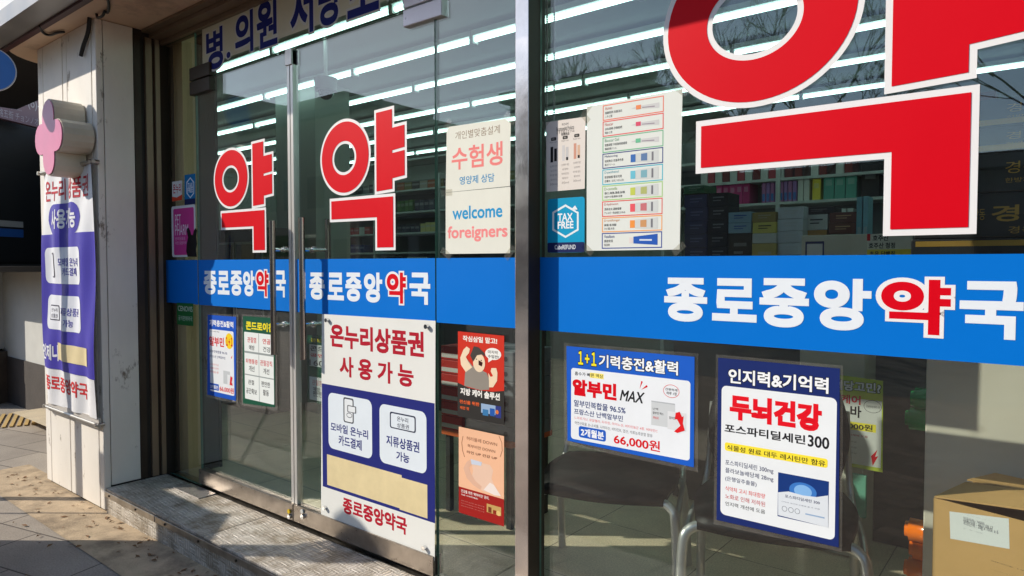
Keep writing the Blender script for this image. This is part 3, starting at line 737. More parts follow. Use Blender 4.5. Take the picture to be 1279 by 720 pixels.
for k in range(3): S.text('체지방 감소에 도움을 줄 수 있는 건강기능식품', 576, 624.5 + 3.2 * k, 605, 634.0 + 3.2 * k, (206, 150, 140), 0)
S.rect(608, 629, 626, 645, (196, 160, 96), 'product_picture'); S.rect(610, 633, 614, 641, (120, 60, 34), 'product_picture'); S.rect(616, 637, 620, 643, (140, 44, 30), 'product_picture'); S.ell(620, 637.5, 625.5, 645.5, (226, 190, 120), 'product_picture')

# two posters on the left door
PB = (24, 84, 190)
S = sheet([(259.4, 393.4), (295, 396), (294.6, 501), (259, 493)], PB, 'supplement_poster', 'small blue bordered supplement poster with yellow 1+1 disc on the left door', 'poster')
sleeve(S, [(257.5, 391), (297.5, 393.5), (297, 505), (257, 496)])
S.rect(261.6, 411, 292.8, 495, (232, 234, 236), 'white_panel', r=0.010)
S.text('기력충전&활력', 261.6, 399, 291.6, 410.5, (240, 240, 240), 0.03)
S.text('흡수가 빠른 액상', 262.5, 413, 274, 415.8, INK, 0)
S.ell(281.3, 416, 291.6, 437, (246, 208, 30), 'yellow_disc')
S.text('알부민', 261.5, 419.7, 280, 434.5, RED, 0.035); S.text('１+１', 282.3, 421, 290.7, 433.3, RED, 0.03)
S.text('알부민복합물 96.5%', 262, 436.6, 284, 443.5, (30, 50, 110), 0.01); S.text('프랑스산 난백알부민', 262, 443, 281.5, 449.5, (30, 50, 110), 0.01)
for k, tx in enumerate(('L-아르기닌', '로얄젤리, 타우린', '비타민B군 4종')): S.text(tx, 262.5, 453.5 + 4.5 * k, 273, 457.8 + 4.8 * k, (214, 90, 80), 0)
S.rect(279, 463, 287.5, 481, (196, 200, 202), 'product_picture'); S.rect(284, 468, 291, 482.5, (226, 228, 230), 'product_picture'); S.poly([(288, 470), (290.6, 472), (289.5, 478), (291, 482), (287, 481)], RED, 'red_arrow')
S.poly([(288.5, 447), (290.5, 444), (289.3, 448.5)], RED, 'red_tick')
S.rect(261.8, 478, 273.5, 488.6, PB, 'blue_tag', r=0.005); S.text('2개월분', 262.8, 480, 272.6, 486.9, (235, 235, 235), 0.02)
S.text('66,000원', 274.3, 481.6, 292.3, 493, RED, 0.02)
S = sheet([(303.5, 395), (343.3, 397.5), (343.2, 509), (303.5, 504)], (24, 84, 62), 'joint_poster', 'green bordered joint care poster with six boxes behind the left door handle', 'poster')
sleeve(S, [(301.5, 392.5), (346, 395), (346, 513.5), (301.5, 506.5)])
S.rect(305, 414.5, 342.5, 506, (232, 236, 232), 'white_panel', r=0.006)
S.text('콘드로이친', 307, 401, 342, 416.0, (246, 226, 40), 0.04)
S.rect(305.5, 440.6, 342, 443.5, (150, 158, 156), 'grid_line'); S.rect(305.5, 468, 342, 473.4, (150, 158, 156), 'grid_line'); S.rect(323.3, 417, 323.9, 502, (150, 158, 156), 'grid_line')
for tx, a, b, c, d, col in (('관절염', 309, 420.8, 320, 429, RED), ('연골', 328, 423, 338, 431, RED), ('예방', 311, 431, 318, 438, INK), ('건강', 328.5, 433, 338, 441, INK),
        ('퇴행통증', 307, 447.6, 322, 456, RED), ('관절강직', 325, 449.5, 340, 459, RED), ('개선', 311, 456.5, 318, 465, INK), ('개선', 329, 460, 336.5, 468.5, INK),
        ('관절', 310, 474, 317.5, 481.5, INK), ('공간확보', 307.5, 484, 321, 494, INK), ('편안한', 326.5, 476, 337.5, 485, INK), ('활동', 328.5, 486.5, 336, 495.5, INK)):
    S.text(tx, a, b, c, d, tuple(int(v * .9) + 10 for v in col), 0.012)
# price poster seen behind the right door, inside the shop
S = sheet([(384, 418), (428, 421), (428, 508), (384, 503)], (24, 84, 62), 'price_poster', 'green bordered price poster half hidden behind the voucher board', 'poster', y=0.12)
S.rect(386.5, 430, 426, 463, (226, 228, 224), 'white_panel'); S.rect(386.5, 470, 426, 507, (226, 228, 224), 'white_panel')
S.text('콘드로이친', 388, 422, 425, 431.5, (246, 226, 40), 0.03); S.text('콘드로친', 387.5, 431.5, 425, 443, INK, 0.02); S.text('공연다큐', 387.5, 441, 425, 450.5, RED, 0.02); S.text('1600', 386.8, 449, 412, 460, INK, 0)
S.text('관절염', 390, 474, 402, 483, (190, 40, 50), 0); S.text('예방', 391, 483, 400, 490, INK, 0.01); S.text('편안한', 391, 488, 402, 497, INK, 0.01)

# stickers on the left sidelight
S = sheet([(215, 227.5), (227.5, 225.5), (227.5, 250), (215, 252)], (228, 226, 224), 'voucher_sticker', 'small white and red voucher sticker at the left edge of the glass', 'sticker')
S.poly([(215, 246), (221, 247), (227.5, 243), (227.5, 250), (215, 252)], (220, 70, 44), 'red_panel'); S.text('온누리', 216, 230.5, 226.5, 241, (190, 40, 60), 0.02)
def hexpts(x0, y0, x1, y1):
    xm, h = (x0 + x1) / 2, (y1 - y0) * 0.23
    return [(xm, y0), (x1, y0 + h), (x1, y1 - h), (xm, y1), (x0, y1 - h), (x0, y0 + h)]
S = sheet([(230.5, 219), (244, 217), (244, 255), (230.5, 256)], (14, 116, 176), 'tax_free_sticker', 'small blue tax free sticker above the pink pet sticker', 'sticker')
S.rect(230.5, 249.5, 244, 255, (22, 34, 84), 'navy_panel')
S.poly(hexpts(233, 221.5, 242.5, 248), (225, 232, 236), 'hexagon'); S.poly(hexpts(233.9, 223.3, 241.7, 246.2), (14, 116, 176), 'hexagon')
S.text('TAX', 234.6, 229, 241, 234.2, (232, 236, 240), 0.02); S.text('FREE', 234.4, 235, 241.2, 240.4, (232, 236, 240), 0.02)
S = Sheet(O=(0, FY, 0)); S.rect(214, 258.5, 245, 321, (222, 220, 222), 'pet_sticker', r=0.016); tag(S.root, 'pink pet pharmacy sticker with white edge and black rabbit silhouette', 'sticker')
S.rect(216.4, 261.5, 243, 318.5, (206, 62, 142), 'pink_panel', r=0.012)
S.text('PET', 218.7, 268.5, 226, 281, (240, 226, 236), 0.0); S.text('PHARM.', 218.7, 281.5, 236.5, 293.5, (240, 226, 236), 0.0)
S.text('반려동물을', 219, 296.5, 231.5, 300, (236, 180, 214), 0); S.text('위한 동물약국', 219, 302, 233, 305.5, (236, 180, 214), 0)
S.poly([(234.5, 321), (232.8, 314), (233.2, 305), (235, 297), (233.6, 290), (233.4, 286), (235.6, 284.5), (238, 289), (239, 293.5), (241, 294), (242.3, 288), (244.5, 285), (246.3, 288), (245.2, 296), (246.2, 305), (245, 312), (246, 321)], (24, 20, 22), 'rabbit_silhouette')
S = sheet([(221, 378.3), (241.5, 379.3), (241.5, 407.7), (221, 405.5)], (30, 104, 50), 'green_sticker', 'small dark green vitamin sticker under the blue band at far left of the glass', 'sticker')
S.text('CENOVIS', 222.3, 382, 240.5, 390, (214, 224, 210), 0.0); S.text('공식판매약국', 222.8, 394, 240.3, 402, (200, 216, 196), 0.0)

# notices on the shop window
S = sheet([(682, 153), (731.5, 146), (730.4, 236), (682.6, 240)], mat('pinkish_paper', (224, 216, 208), 0.6, spec=0.2, var=0.03), 'cosmetic_leaflet', 'narrow paper listing three cosmetic products beside the wide ointment list', 'notice')
S.text('ROUM', 702, 154.5, 710, 156, INK, 0); S.text('Recommended Products', 695, 159.5, 717, 161, INK, 0); S.text('おすすめアイテム', 695, 163.5, 717.5, 165, (110, 100, 96), 0); S.text('推薦商品', 701, 166.5, 711, 168.6, INK, 0)
for k, (x, y, c1, c2) in enumerate(((691.5, 174, INK, INK), (706, 172, (206, 204, 204), (196, 194, 194)), (720.5, 169.5, (206, 150, 130), (214, 176, 150)))):
    S.rect(x - 3.2, y - 1.6, x + 3.2, y + 1.6, (40, 38, 38), 'name_badge', r=0.003)
    S.text('에센스', x - 1.9, y - .8, x + 1.9, y + .8, (220, 216, 210), 0)
    S.text('Repair care', x - 4.5, y + 3.5, x + 4.5, y + 4.6, (130, 124, 120), 0)
    S.rect(x - 3.8, y + 10, x - .6, y + 29, c1, 'tube_picture'); S.rect(x + .8, y + 12, x + 4.0, y + 27.5, c2, 'tube_picture')
    if k: S.rect(x + 1.2, y + 24.5, x + 3.6, y + 28, INK, 'tube_picture')
    for j, tx in enumerate(('손상피부 개선', '보습 진정 케어', '피부결 정돈', '매일 아침 저녁', '30ml')): S.text(tx, x - 4.6 + (j % 2), y + 33 + 5.6 * j, x + 4.6 - (j % 2), y + 34.8 + 5.6 * j, (150, 142, 138), 0)
for px, py, a in ((683, 153, .7), (731, 147, -.8)): tape_bit(S, px, py, .02, .009, a)
S = Sheet(O=(0, FY, 0)); S.rect(684, 249, 730, 315.5, (0, 152, 196), 'tax_free_sticker', r=0.010); tag(S.root, 'large turquoise tax free sticker with navy foot under the cosmetic leaflet', 'sticker')
S.rect(684, 303.5, 730, 315.3, (22, 34, 84), 'navy_panel', r=0.005)
S.poly(hexpts(690, 255.5, 722.8, 297.5), (232, 238, 240), 'hexagon'); S.poly(hexpts(692.2, 258.3, 720.6, 294.8), (0, 152, 196), 'hexagon')
S.poly([(714, 259), (722.5, 259.5), (720.5, 264.5)], (0, 152, 196), 'hexagon'); S.poly([(713, 262.5), (721.5, 262), (718.5, 256.8)], (232, 238, 240), 'arrow_mark')
S.text('TAX', 696.7, 267, 715.5, 276, (236, 240, 242), 0.03); S.text('FREE', 696.7, 277, 716.5, 285.5, (236, 240, 242), 0.03); S.text('CubeREFUND', 693, 306.3, 719, 311.5, (226, 232, 238), 0.01)
S = sheet([(733, 133.5), (852.5, 111.5), (849, 312), (732.7, 313.5)], mat('list_paper', (222, 226, 220), 0.55, spec=0.25, var=0.02, vscale=3), 'ointment_list', 'wide white paper listing nine ointment tubes in coloured frames', 'notice')
lef = [131.4, 151.6, 171.6, 191.8, 211.5, 231.9, 251.3, 271.6, 290.8, 311.2]
rig = [118.0, 139.0, 160.4, 182.6, 203.4, 225.3, 247.5, 267.8, 289.5, 309.5]
rows = [((232, 128, 108), 'Acnon', '面皰粉刺 抗菌消炎', 'ニキビ薬', 'thin', (232, 140, 90)), ((226, 92, 92), 'Noscar', '淡化疤痕 改善痘疤', '傷あと用', 'thin', (216, 80, 110)), ((120, 186, 146), 'Bioscar Gel', '疤痕凝膠 手術後疤痕護理', '傷跡改善ジェル', 'thin', (110, 190, 150)),
        ((52, 72, 132), 'Melatoning', '祛斑美白 改善黑色素', '美白クリーム', 'fat', (60, 110, 180)), ((74, 180, 200), 'D-panthenol', '保濕修護 嬰兒可用', '皮膚炎 / おむつかぶれ', 'fat', (110, 190, 210)), ((168, 208, 132), 'D-centella', '傷口,燒傷,潰瘍,創傷', '炎症や火傷,傷跡の治療', 'fat', (196, 206, 90)),
        ((224, 92, 82), 'D-hydrocort', '濕疹皮炎,過敏瘙癢', 'アレルギー性皮膚炎,かゆみ', 'fat', (232, 90, 100)), ((238, 160, 92), 'D-antifungal', '癬菌,香港腳', 'カビ菌,水虫', 'fat', (240, 150, 70)), ((48, 70, 150), 'Vasalbum', '護唇保濕', '保湿剤', 'blue', (40, 90, 180))]
for k, (c, t1, t2, t3, kind, tc_) in enumerate(rows):
    yl0, yr0, yl1, yr1 = lef[k], rig[k], lef[k + 1], rig[k + 1]
    xl, xr = 753.0 - .15 * k, 829.3 - .28 * k
    u0, v1 = S.uv(xl, yl0 + .7); u1, _ = S.uv(xr, yr0); _, v0 = S.uv(xl, yl1 - .2)
    w_ = 0.0030; V = [(u0, v0), (u1, v0), (u1, v1), (u0, v1), (u0 + w_, v0 + w_), (u1 - w_, v0 + w_), (u1 - w_, v1 - w_), (u0 + w_, v1 - w_)]
    S.put('row_border', V, [(0, 1, 5, 4), (1, 2, 6, 5), (2, 3, 7, 6), (3, 0, 4, 7)], ink(c))
    H = v1 - v0; W = u1 - u0
    S.text_uv(t1, u0 + .04 * W, v1 - .32 * H, u0 + (.06 + .02 * len(t1)) * W, v1 - .13 * H, ink(tuple(int(v * .85) for v in c)), 0.0)
    S.text_uv(t2, u0 + .04 * W, v1 - .60 * H, u0 + (.08 + .028 * len(t2)) * W, v1 - .43 * H, ink((60, 60, 64)), 0.0)
    S.text_uv(t3, u0 + .04 * W, v1 - .84 * H, u0 + (.06 + .026 * len(t3)) * W, v1 - .68 * H, ink((80, 80, 84)), 0.0)
    q = lambda a, b: (u0 + a * W, v0 + b * H)
    if kind == 'thin':
        S.put('tube_picture', [q(.48, .50), q(.58, .44), q(.93, .30), q(.93, .62), q(.58, .60)], [(0, 1, 2, 3, 4)], ink((206, 206, 206)))
        S.put('tube_picture', [q(.56, .40), q(.64, .40), q(.64, .66), q(.56, .66)], [(0, 1, 2, 3)], ink(tc_))
        S.put('tube_picture', [q(.66, .45), q(.86, .40), q(.86, .46), q(.66, .50)], [(0, 1, 2, 3)], ink((150, 140, 150)))
    elif kind == 'fat':
        S.put('tube_picture', [q(.48, .24), q(.56, .24), q(.56, .74), q(.48, .74)], [(0, 1, 2, 3)], ink(tc_))
        S.put('tube_picture', [q(.565, .20), q(.93, .12), q(.93, .86), q(.565, .78)], [(0, 1, 2, 3)], ink((206, 210, 208)))
        S.put('tube_picture', [q(.65, .28), q(.75, .26), q(.75, .74), q(.65, .72)], [(0, 1, 2, 3)], ink(tuple(int(v * .6 + 60) for v in tc_)))
        S.put('tube_picture', [q(.82, .22), q(.85, .22), q(.85, .78), q(.82, .78)], [(0, 1, 2, 3)], ink((120, 120, 126)))
    else:
        S.put('tube_picture', [q(.47, .32), q(.53, .32), q(.53, .68), q(.47, .68)], [(0, 1, 2, 3)], ink((226, 214, 210)))
        S.put('tube_picture', [q(.54, .30), q(.93, .18), q(.93, .86), q(.54, .72)], [(0, 1, 2, 3)], ink(tc_))
        S.put('tube_picture', [q(.64, .46), q(.84, .44), q(.84, .54), q(.64, .56)], [(0, 1, 2, 3)], ink((210, 220, 236)))

for px, py, a in ((735, 134, .8), (851, 113, -.7), (734, 312, -.7), (848, 311, .7)): tape_bit(S, px, py, .022, .010, a)
# wide energy supplement poster, right window
S = sheet([(707.5, 432.4), (867.5, 446), (866.6, 584), (708.8, 550.5)], (28, 92, 196), 'energy_poster', 'wide blue bordered energy supplement poster reading 1+1 above the left chair', 'poster', y=-0.004)
sleeve(S, [(704, 428), (872, 442), (871.5, 590), (704.5, 555)])
S.rect(713.5, 459.5, 861.5, 576.0, (232, 236, 240), 'white_panel', r=0.010)
S.text('１+１', 722.4, 438.5, 745, 458, (250, 232, 40), 0.03, out=INK, ow=0.07); S.text('기력충전&활력', 748, 442.5, 847, 469.5, (242, 244, 246), 0.025, out=INK, ow=0.06)
S.rect(737, 465.5, 754, 474, (250, 232, 120), 'yellow_mark'); S.text('흡수가 빠른 액상', 718, 464, 753.4, 473, INK, 0.008)
S.text('알부민', 715, 472.6, 770.6, 501.9, RED, 0.05, tube=0.01); S.text('MAX', 774, 486.6, 803, 504.5, INK, 0.025, shear=0.22)
S.text('알부민복합물 96.5%', 717, 499, 781.4, 517.6, (34, 56, 116), 0.018); S.text('프랑스산 난백알부민', 717, 510, 778, 527.2, (34, 56, 116), 0.018)
S.text('L-아르기닌, 로얄젤리, 타우린, 마이노산, 비타민B군 4종, 비타민C', 718, 520, 821.4, 540.8, (226, 70, 70), 0)
S.text('아연산화물, D-소비톨, 나이아신, 비타민K, 엽산, 석류농축분말 함유', 718, 526, 815, 547, (90, 90, 96), 0)
S.rect(723, 532, 756.8, 552.3, (28, 92, 196), 'blue_tag', r=0.008); S.text('2개월분', 725.5, 534.5, 754.5, 550, (240, 242, 246), 0.03, tube=0.008)
S.text('66,000원', 766.7, 541.3, 824.4, 566, RED, 0.02)
S.ell(828.5, 479.5, 848.5, 498.5, (214, 60, 60), 'red_ring', ring=0.0015); S.text('간편하게', 831, 484.5, 846, 489.5, INK, 0.006); S.text('하루 1정', 832.5, 489, 845, 494.5, INK, 0.006)
S.poly([(799, 486), (801, 476), (803, 477)], RED, 'red_tick'); S.poly([(801, 487), (808, 481), (809, 483.5)], RED, 'red_tick')
S.rect(813.7, 500.5, 843, 535.5, (204, 208, 210), 'product_picture'); S.rect(813.7, 500.5, 843, 506, (180, 184, 188), 'product_picture')
S.text('난백', 815.5, 509, 822, 513, INK, 0.0); S.text('알부민 맥스', 815.5, 514, 829, 519.2, INK, 0.006); S.text('MAX', 816, 520, 823, 524.2, RED, 0)
S.rect(834, 513.5, 857, 539.5, (220, 222, 224), 'product_picture'); S.text('알부민 맥스', 836, 520, 849, 525.5, INK, 0.006)
S.poly([(844, 516), (849, 514.5), (852, 521), (854, 520), (853, 529), (855.5, 538), (846, 541), (842, 539), (850, 532), (846, 524), (843, 524)], (222, 30, 36), 'red_arrow')

# tall brain health poster
S = sheet([(897, 447), (1049, 460.5), (1047.5, 684), (895, 649.5)], (28, 44, 104), 'brain_poster', 'tall navy bordered brain health poster with yellow strip, right of the energy poster', 'poster', y=-0.004)
sleeve(S, [(894, 443), (1053, 457), (1051.5, 690), (891, 655)])
S.rect(901.5, 481.5, 1042.5, 675.5, (232, 236, 238), 'white_panel', r=0.014)
S.text('인지력&기억력', 910, 460, 1035, 492.6, (240, 242, 244), 0.03, out=(16, 20, 40), ow=0.055)
S.text('두뇌건강', 911, 491, 1027, 541, (226, 16, 34), 0.05, tube=0.015)
S.text('포스파티딜세린', 905, 529, 1006, 556, INK, 0.028); S.text('300', 1009, 543, 1035.8, 562, INK, 0.02)
S.rect(905.4, 552.3, 1033.8, 585, (248, 226, 60), 'yellow_strip', r=0.006); S.text('식물성 원료 대두 레시틴만 함유', 908, 555.3, 1031, 583.3, INK, 0.012)
for tx, a, b, c, d, col in (('포스파티딜세린 300mg', 906, 574, 966, 593, (36, 44, 90)), ('플라보놀배당체 28mg', 906, 584, 966, 603, (36, 44, 90)), ('(은행잎추출물)', 906, 594.5, 945, 609, (36, 44, 90)),
        ('식약처 고시 최대함량', 906, 607, 955.7, 623.3, (220, 50, 50)), ('노화로 인해 저하된', 906, 616.5, 955.7, 633.4, (190, 50, 60)), ('인지력 개선에 도움', 906, 626.2, 955.7, 642.5, INK)):
    S.text(tx, a, b, c, d, col, 0.006)
S.rect(972, 590, 1034.5, 659, (24, 56, 122), 'product_picture'); S.ell(986, 600, 1020, 628, (60, 120, 196), 'product_picture'); S.ell(992, 604, 1014, 624, (130, 180, 230), 'product_picture')
S.poly([(972, 615), (985, 614), (1003, 619), (1020, 621), (1034.5, 619), (1034.5, 659), (972, 643.5)], (218, 224, 230), 'product_picture')
S.text('포스파티딜세린 300', 980.5, 617.5, 1024, 630.5, (36, 44, 90), 0.006)
for x in (980, 988, 996): S.ell(x - 3.2, 631.5 + (x - 980) * .2, x + 3.2, 639.6 + (x - 980) * .2, (90, 96, 110), 'product_picture', ring=0.001)
S.text('기억력 개선에 도움을 줄 수 있음', 976, 625.5, 1024, 637, (120, 126, 140), 0); S.rect(1006, 641, 1030, 648, (150, 176, 206), 'product_picture')

# ------------------------------------------------------------------ banner on the pillar
def fold(u, v):
    return 0.007 * math.sin(u * 19 + v * 4) + 0.004 * math.sin(u * 31 - v * 6) + 0.003 * math.sin(v * 9)
S = Sheet(O=(0, -0.385, 0), disp=fold); S.STEP = 0.0014
u0, v1 = S.uv(52.5, 219); u1, v0 = S.uv(121, 524)
S.rect_uv(u0, v0, u1, v1, mat('banner_cloth', (226, 226, 228), 0.6, var=0.03, vscale=4), 'hanging_banner')
tag(S.root, 'hanging white and violet cloth voucher banner on the corner pillar', 'banner')
VIO = (74, 66, 168)
S.text('온누리 상품권', 57.5, 227.5, 110, 245.5, (190, 44, 58), 0.02)
S.rect(61, 257, 102, 291, VIO, 'violet_blob', r=0.10); S.text('사용가능', 66, 262.5, 97, 284.5, (232, 232, 236), 0.03)
S.rect(53, 294, 121, 474.5, VIO, 'violet_panel')
S.rect(57, 310, 103, 356, (226, 228, 234), 'card', r=0.04); S.rect(60, 368, 103, 417, (226, 228, 234), 'card', r=0.04)
S.rect(64.5, 316, 71, 347, (70, 66, 90), 'phone_picture', r=0.012); S.rect(65.2, 318, 70.3, 345.3, (216, 218, 224), 'phone_picture', r=0.010)
S.text('모바일 온누리', 75, 322.5, 98.5, 333, VIO, 0.01); S.text('카드결제', 79, 334.5, 95, 345, VIO, 0.01)
S.rect(63.5, 380.5, 75.5, 401, (60, 56, 80), 'ticket_picture', r=0.01); S.rect(64.1, 382, 74.9, 399.6, (226, 228, 234), 'ticket_picture', r=0.008)
S.text('온누리', 65.5, 384.5, 73, 390, (60, 56, 80), 0.0); S.text('상품권', 65.5, 391.5, 73, 397.5, (60, 56, 80), 0.0)
S.text('지류상품권', 77.5, 384, 98.5, 396.5, VIO, 0.01); S.text('가능', 83, 399, 91.5, 409.5, VIO, 0.01)
S.text('언제나', 55.5, 428, 73.5, 452, (230, 230, 236), 0.03)
S.rect(72, 428, 112, 458.5, tape, 'tape_patch')
S.text('종로중앙약국', 58, 466, 107.5, 500.5, (206, 44, 50), 0.03)
bk = S.root; zt, zb = v1, v0
for z, nm in ((zt + 0.012, 'top_rod'), (zb - 0.03, 'bottom_rod')):
    MB().tube([(u0 - 0.06, -0.385, z), (u1 + 0.025, -0.385, z)], 0.010, 10).build(nm, mat('rod_grey', (170, 166, 160), 0.35, 0.6), bk)
    for x in (u0 - 0.03, u1 + 0.008):
        MB().tube([(x, -0.352, z), (x, -0.40, z)], 0.012, 8).build('rod_bracket', steel_r, bk)
MB().box(u0, u1 + .01, -0.380, -0.368, zb - 0.05, zb + 0.005).build('bottom_sleeve', mat('sleeve_plastic', (196, 190, 182), 0.3), bk)

# pink cross sign: lit-box with four rounded lobes
cx, cz = P(61, 172, -0.512).x, P(61, 172, -0.512).z
t = thing('pharmacy_cross_sign', (cx, -0.36, cz - .2), 'pink faced cross shaped box sign with cream sides on the corner pillar', 'sign')
def lobes(k):
    pts = []
    for q in range(4):
        a0 = q * math.pi / 2; ca, sa = math.cos(a0), math.sin(a0)
        loc = []
        r, L, h = 0.020 * k, 0.205 * k, 0.085 * k
        for j in range(-4, 5):
            th = j / 4 * math.pi / 2
            loc.append((L - 0.084 * k + 0.084 * k * math.cos(th), (h - 0.084 * k) * (1 if j > 0 else -1 if j < 0 else 0) + 0.084 * k * math.sin(th)))
        loc.append((h, h))
        pts += [(a * ca - b * sa, a * sa + b * ca) for a, b in loc]
    return pts
L_ = lobes(1.0)
MB().prism([Vector((cx + a, -0.365, cz + b)) for a, b in L_], (0, -0.145, 0)).build('sign_case', mat('sign_case_cream', (206, 196, 176), 0.45, var=0.1, vscale=6), t)
MB().prism([Vector((cx + a * .96, -0.512, cz + b * .96)) for a, b in L_], (0, -0.004, 0)).build('sign_face', mat('sign_face_pink', (222, 130, 164), 0.35, var=0.06), t)
MB().box(cx - .05, cx + .05, -0.364, -0.354, cz - .05, cz + .05).build('mount', steel_r, t)

# cables at the soffit and on the pillar
def cable(pts, r, label):
    o = MB().tube(pts, r, 8).build('cable', black_rub); tag(o, label, 'cable'); return o
def smooth(pts, n=8):
    pts = [Vector(p) for p in pts]; out = []
    for i in range(len(pts) - 1):
        p0, p1, p2, p3 = pts[max(i - 1, 0)], pts[i], pts[i + 1], pts[min(i + 2, len(pts) - 1)]
        for k in range(n):
            t_ = k / n
            out.append(0.5 * ((2 * p1) + (-p0 + p2) * t_ + (2 * p0 - 5 * p1 + 4 * p2 - p3) * t_ ** 2 + (-p0 + 3 * p1 - 3 * p2 + p3) * t_ ** 3))
    return out + [pts[-1]]
def GS(px, py): return G(px, py, ZS - 0.012)
cable(smooth([GS(50, 33), GS(54, 41), GS(62, 44), GS(72, 41), GS(80, 40)]), 0.007, 'black cable sagging along the soffit toward the pillar')
q = [P(x, y, -0.37) for x, y in ((112, 22), (110, 40), (104, 58), (101, 70))]
cable(smooth(q), 0.011, 'thick black cable end hanging down the pillar front')
q = [GS(133, -6), GS(136, 6), GS(134, 16)] + [P(x, y, -0.37) for x, y in ((126, 10), (121, 15), (122, 22), (128, 20), (131, 14))]
cable(smooth(q), 0.007, 'coil of black cable where the pillar meets the soffit')

# ------------------------------------------------------------------ inside the shop
# fluorescent battens, one row behind the other
tube_e = mat('tube_light_glow', (214, 255, 244), 0.4, emit=3.2)
hous = mat('batten_housing', (200, 206, 204), 0.5)
def batten(x, y, z, label):
    t = thing('ceiling_light', (x, y, z), label, 'ceiling light', 'rows of fluorescent battens on the ceiling')
    MB().bbox(x - .595, x + .595, y - .035, y + .035, z + .02, z + .055, .003).build('housing', hous, t)
    MB().tube([(x - .585, y, z), (x + .585, y, z)], 0.0145, 12).build('tube', tube_e, t)
    mb = MB()
    for s in (-1, 1): mb.bbox(x + s * .592 - .008, x + s * .592 + .008, y - .028, y + .028, z - .028, z + .03, .003)
    mb.build('end_cap', hous, t); return t
first = None; ZL = 2.79
def copy_tree(o, loc):
    c = o.copy(); COL.objects.link(c); c.location = loc
    for ch in o.children:
        d = ch.copy(); COL.objects.link(d); d.parent = c
    return c
rows_y = [0.82, 1.50, 2.12, 2.82, 3.55, 4.4]
for yy in rows_y:
    for k in range(11):
        x = -9.6 + 1.2 * k
        if x < -6.3 and yy < 1.49: continue
        if yy > 1.5 and yy < 2.0 and False: continue
        if first is None: first = batten(x, yy, ZL, 'white fluorescent batten glowing on the pharmacy ceiling')
        else: copy_tree(first, (x, yy, ZL))
# dome camera
p = P(407, 118, 0.9)
t = thing('dome_camera', (p.x, 0.9, p.z), 'small dark dome camera hanging inside above the right door', 'camera')
MB().tube([(p.x, .9, p.z + .10), (p.x, .9, p.z + .02)], 0.06, 20, radii=[.075, .07]).build('mount', mat('camera_grey', (120, 124, 126), 0.5), t)
bm = bmesh.new(); bmesh.ops.create_uvsphere(bm, u_segments=20, v_segments=10, radius=0.05)
mb = MB(); bm.verts.index_update(); mb.add([v.co + Vector((p.x, .9, p.z + .015)) for v in bm.verts], [[v.index for v in f.verts] for f in bm.faces], 0, True); bm.free()
mb.build('dome', mat('dome_black', (20, 20, 22), 0.08), t)
MB().tube([(p.x, .9, p.z + .10), (p.x, .9, 2.85)], 0.012, 8).build('stem', hous, t)

# shelves at the back: uprights, boards; the goods stand on them
sh_m = mat('shelf_metal', (186, 192, 190), 0.5, var=0.08)
def shelf_unit(x0, x1, y0, y1, zs, label):
    t = thing('shelf_unit', ((x0 + x1) / 2, (y0 + y1) / 2, 0.1), label, 'shelf')
    mb = MB(); mb.box(x0, x1, y1 - .012, y1, 0.104, 2.3); mb.build('back_panel', mat('shelf_back', (112, 116, 114), 0.7), t)
    n = max(2, int(round((x1 - x0) / 0.95)) + 1)
    for k in range(n):
        x = x0 + .015 + (x1 - x0 - .03) * k / (n - 1)
        MB().box(x - .014, x + .014, y0, y1 - .013, 0.104, 2.3).build('upright', sh_m, t)
    for z in zs: MB().box(x0 + .03, x1 - .03, y0 + .004, y1 - .014, z - .018, z).build('shelf_board', sh_m, t)
    return t
YS = 3.0
def PZ(px, py, y): return P(px, py, y).z
zA = [0.45, PZ(960, 256, YS), PZ(960, 222, YS), 2.12]
shelf_unit(P(826, 250, YS).x, 1.9, YS, YS + .32, [0.45, 0.9, PZ(980, 252, YS), PZ(980, 222, YS), 2.1], 'long metal shelf of medicine boxes behind the shop window counter')
def goods(px0, px1, pyb, pyt, y, n, cols, label, group, cat='medicine box', dep=.18, gap=.004, face=None, zb=None):
    """a run of n like boxes standing between two measured points on the plane y"""
    xa, xb = P(px0, pyb, y).x, P(px1, pyb, y).x
    z0 = P((px0 + px1) / 2, pyb, y).z if zb is None else zb; z1 = P((px0 + px1) / 2, pyt, y).z
    for k in range(n):
        a = xa + (xb - xa) * k / n + gap / 2; b = xa + (xb - xa) * (k + 1) / n - gap / 2
        hh = z1 - random.uniform(0, .006)
        c = cols[k % len(cols)]
        mb = MB(); mb.bbox(a, b, y, y + dep, z0 + .001, hh, .0025, 0)
        cs = [ink(c, 0.5)]
        if face:                                              # lower half printed in a second colour
            cs.append(ink(face, 0.5)); mb.box(a + .004, b - .004, y - .0012, y + .001, z0 + .012, z0 + (hh - z0) * .45, 1)
        else:
            cs.append(ink(tuple(min(255, int(v * .6 + 80)) for v in c), 0.5)); mb.box(a + (b - a) * .2, b - (b - a) * .2, y - .0012, y + .001, z0 + (hh - z0) * .55, z0 + (hh - z0) * .78, 1)
        o = mb.build('medicine_box', cs); tag(o, label, cat, group if n > 1 else None)
bY = YS + .02
zmid = PZ(980, 252, YS) + .0
zup = PZ(980, 222, YS)
goods(894, 936, 256, 228, bY, 5, [(190, 60, 124), (180, 50, 112), (196, 70, 130)], 'pink medicine box standing on the back shelf beside the lilac ones', 'pink boxes on the back shelf', zb=zmid)
goods(951, 995, 253, 227, bY, 8, [(170, 110, 160), (150, 110, 170)], 'narrow box shaded lilac to blue on the back shelf', 'lilac and blue boxes on the back shelf', face=(70, 110, 180), zb=zmid)
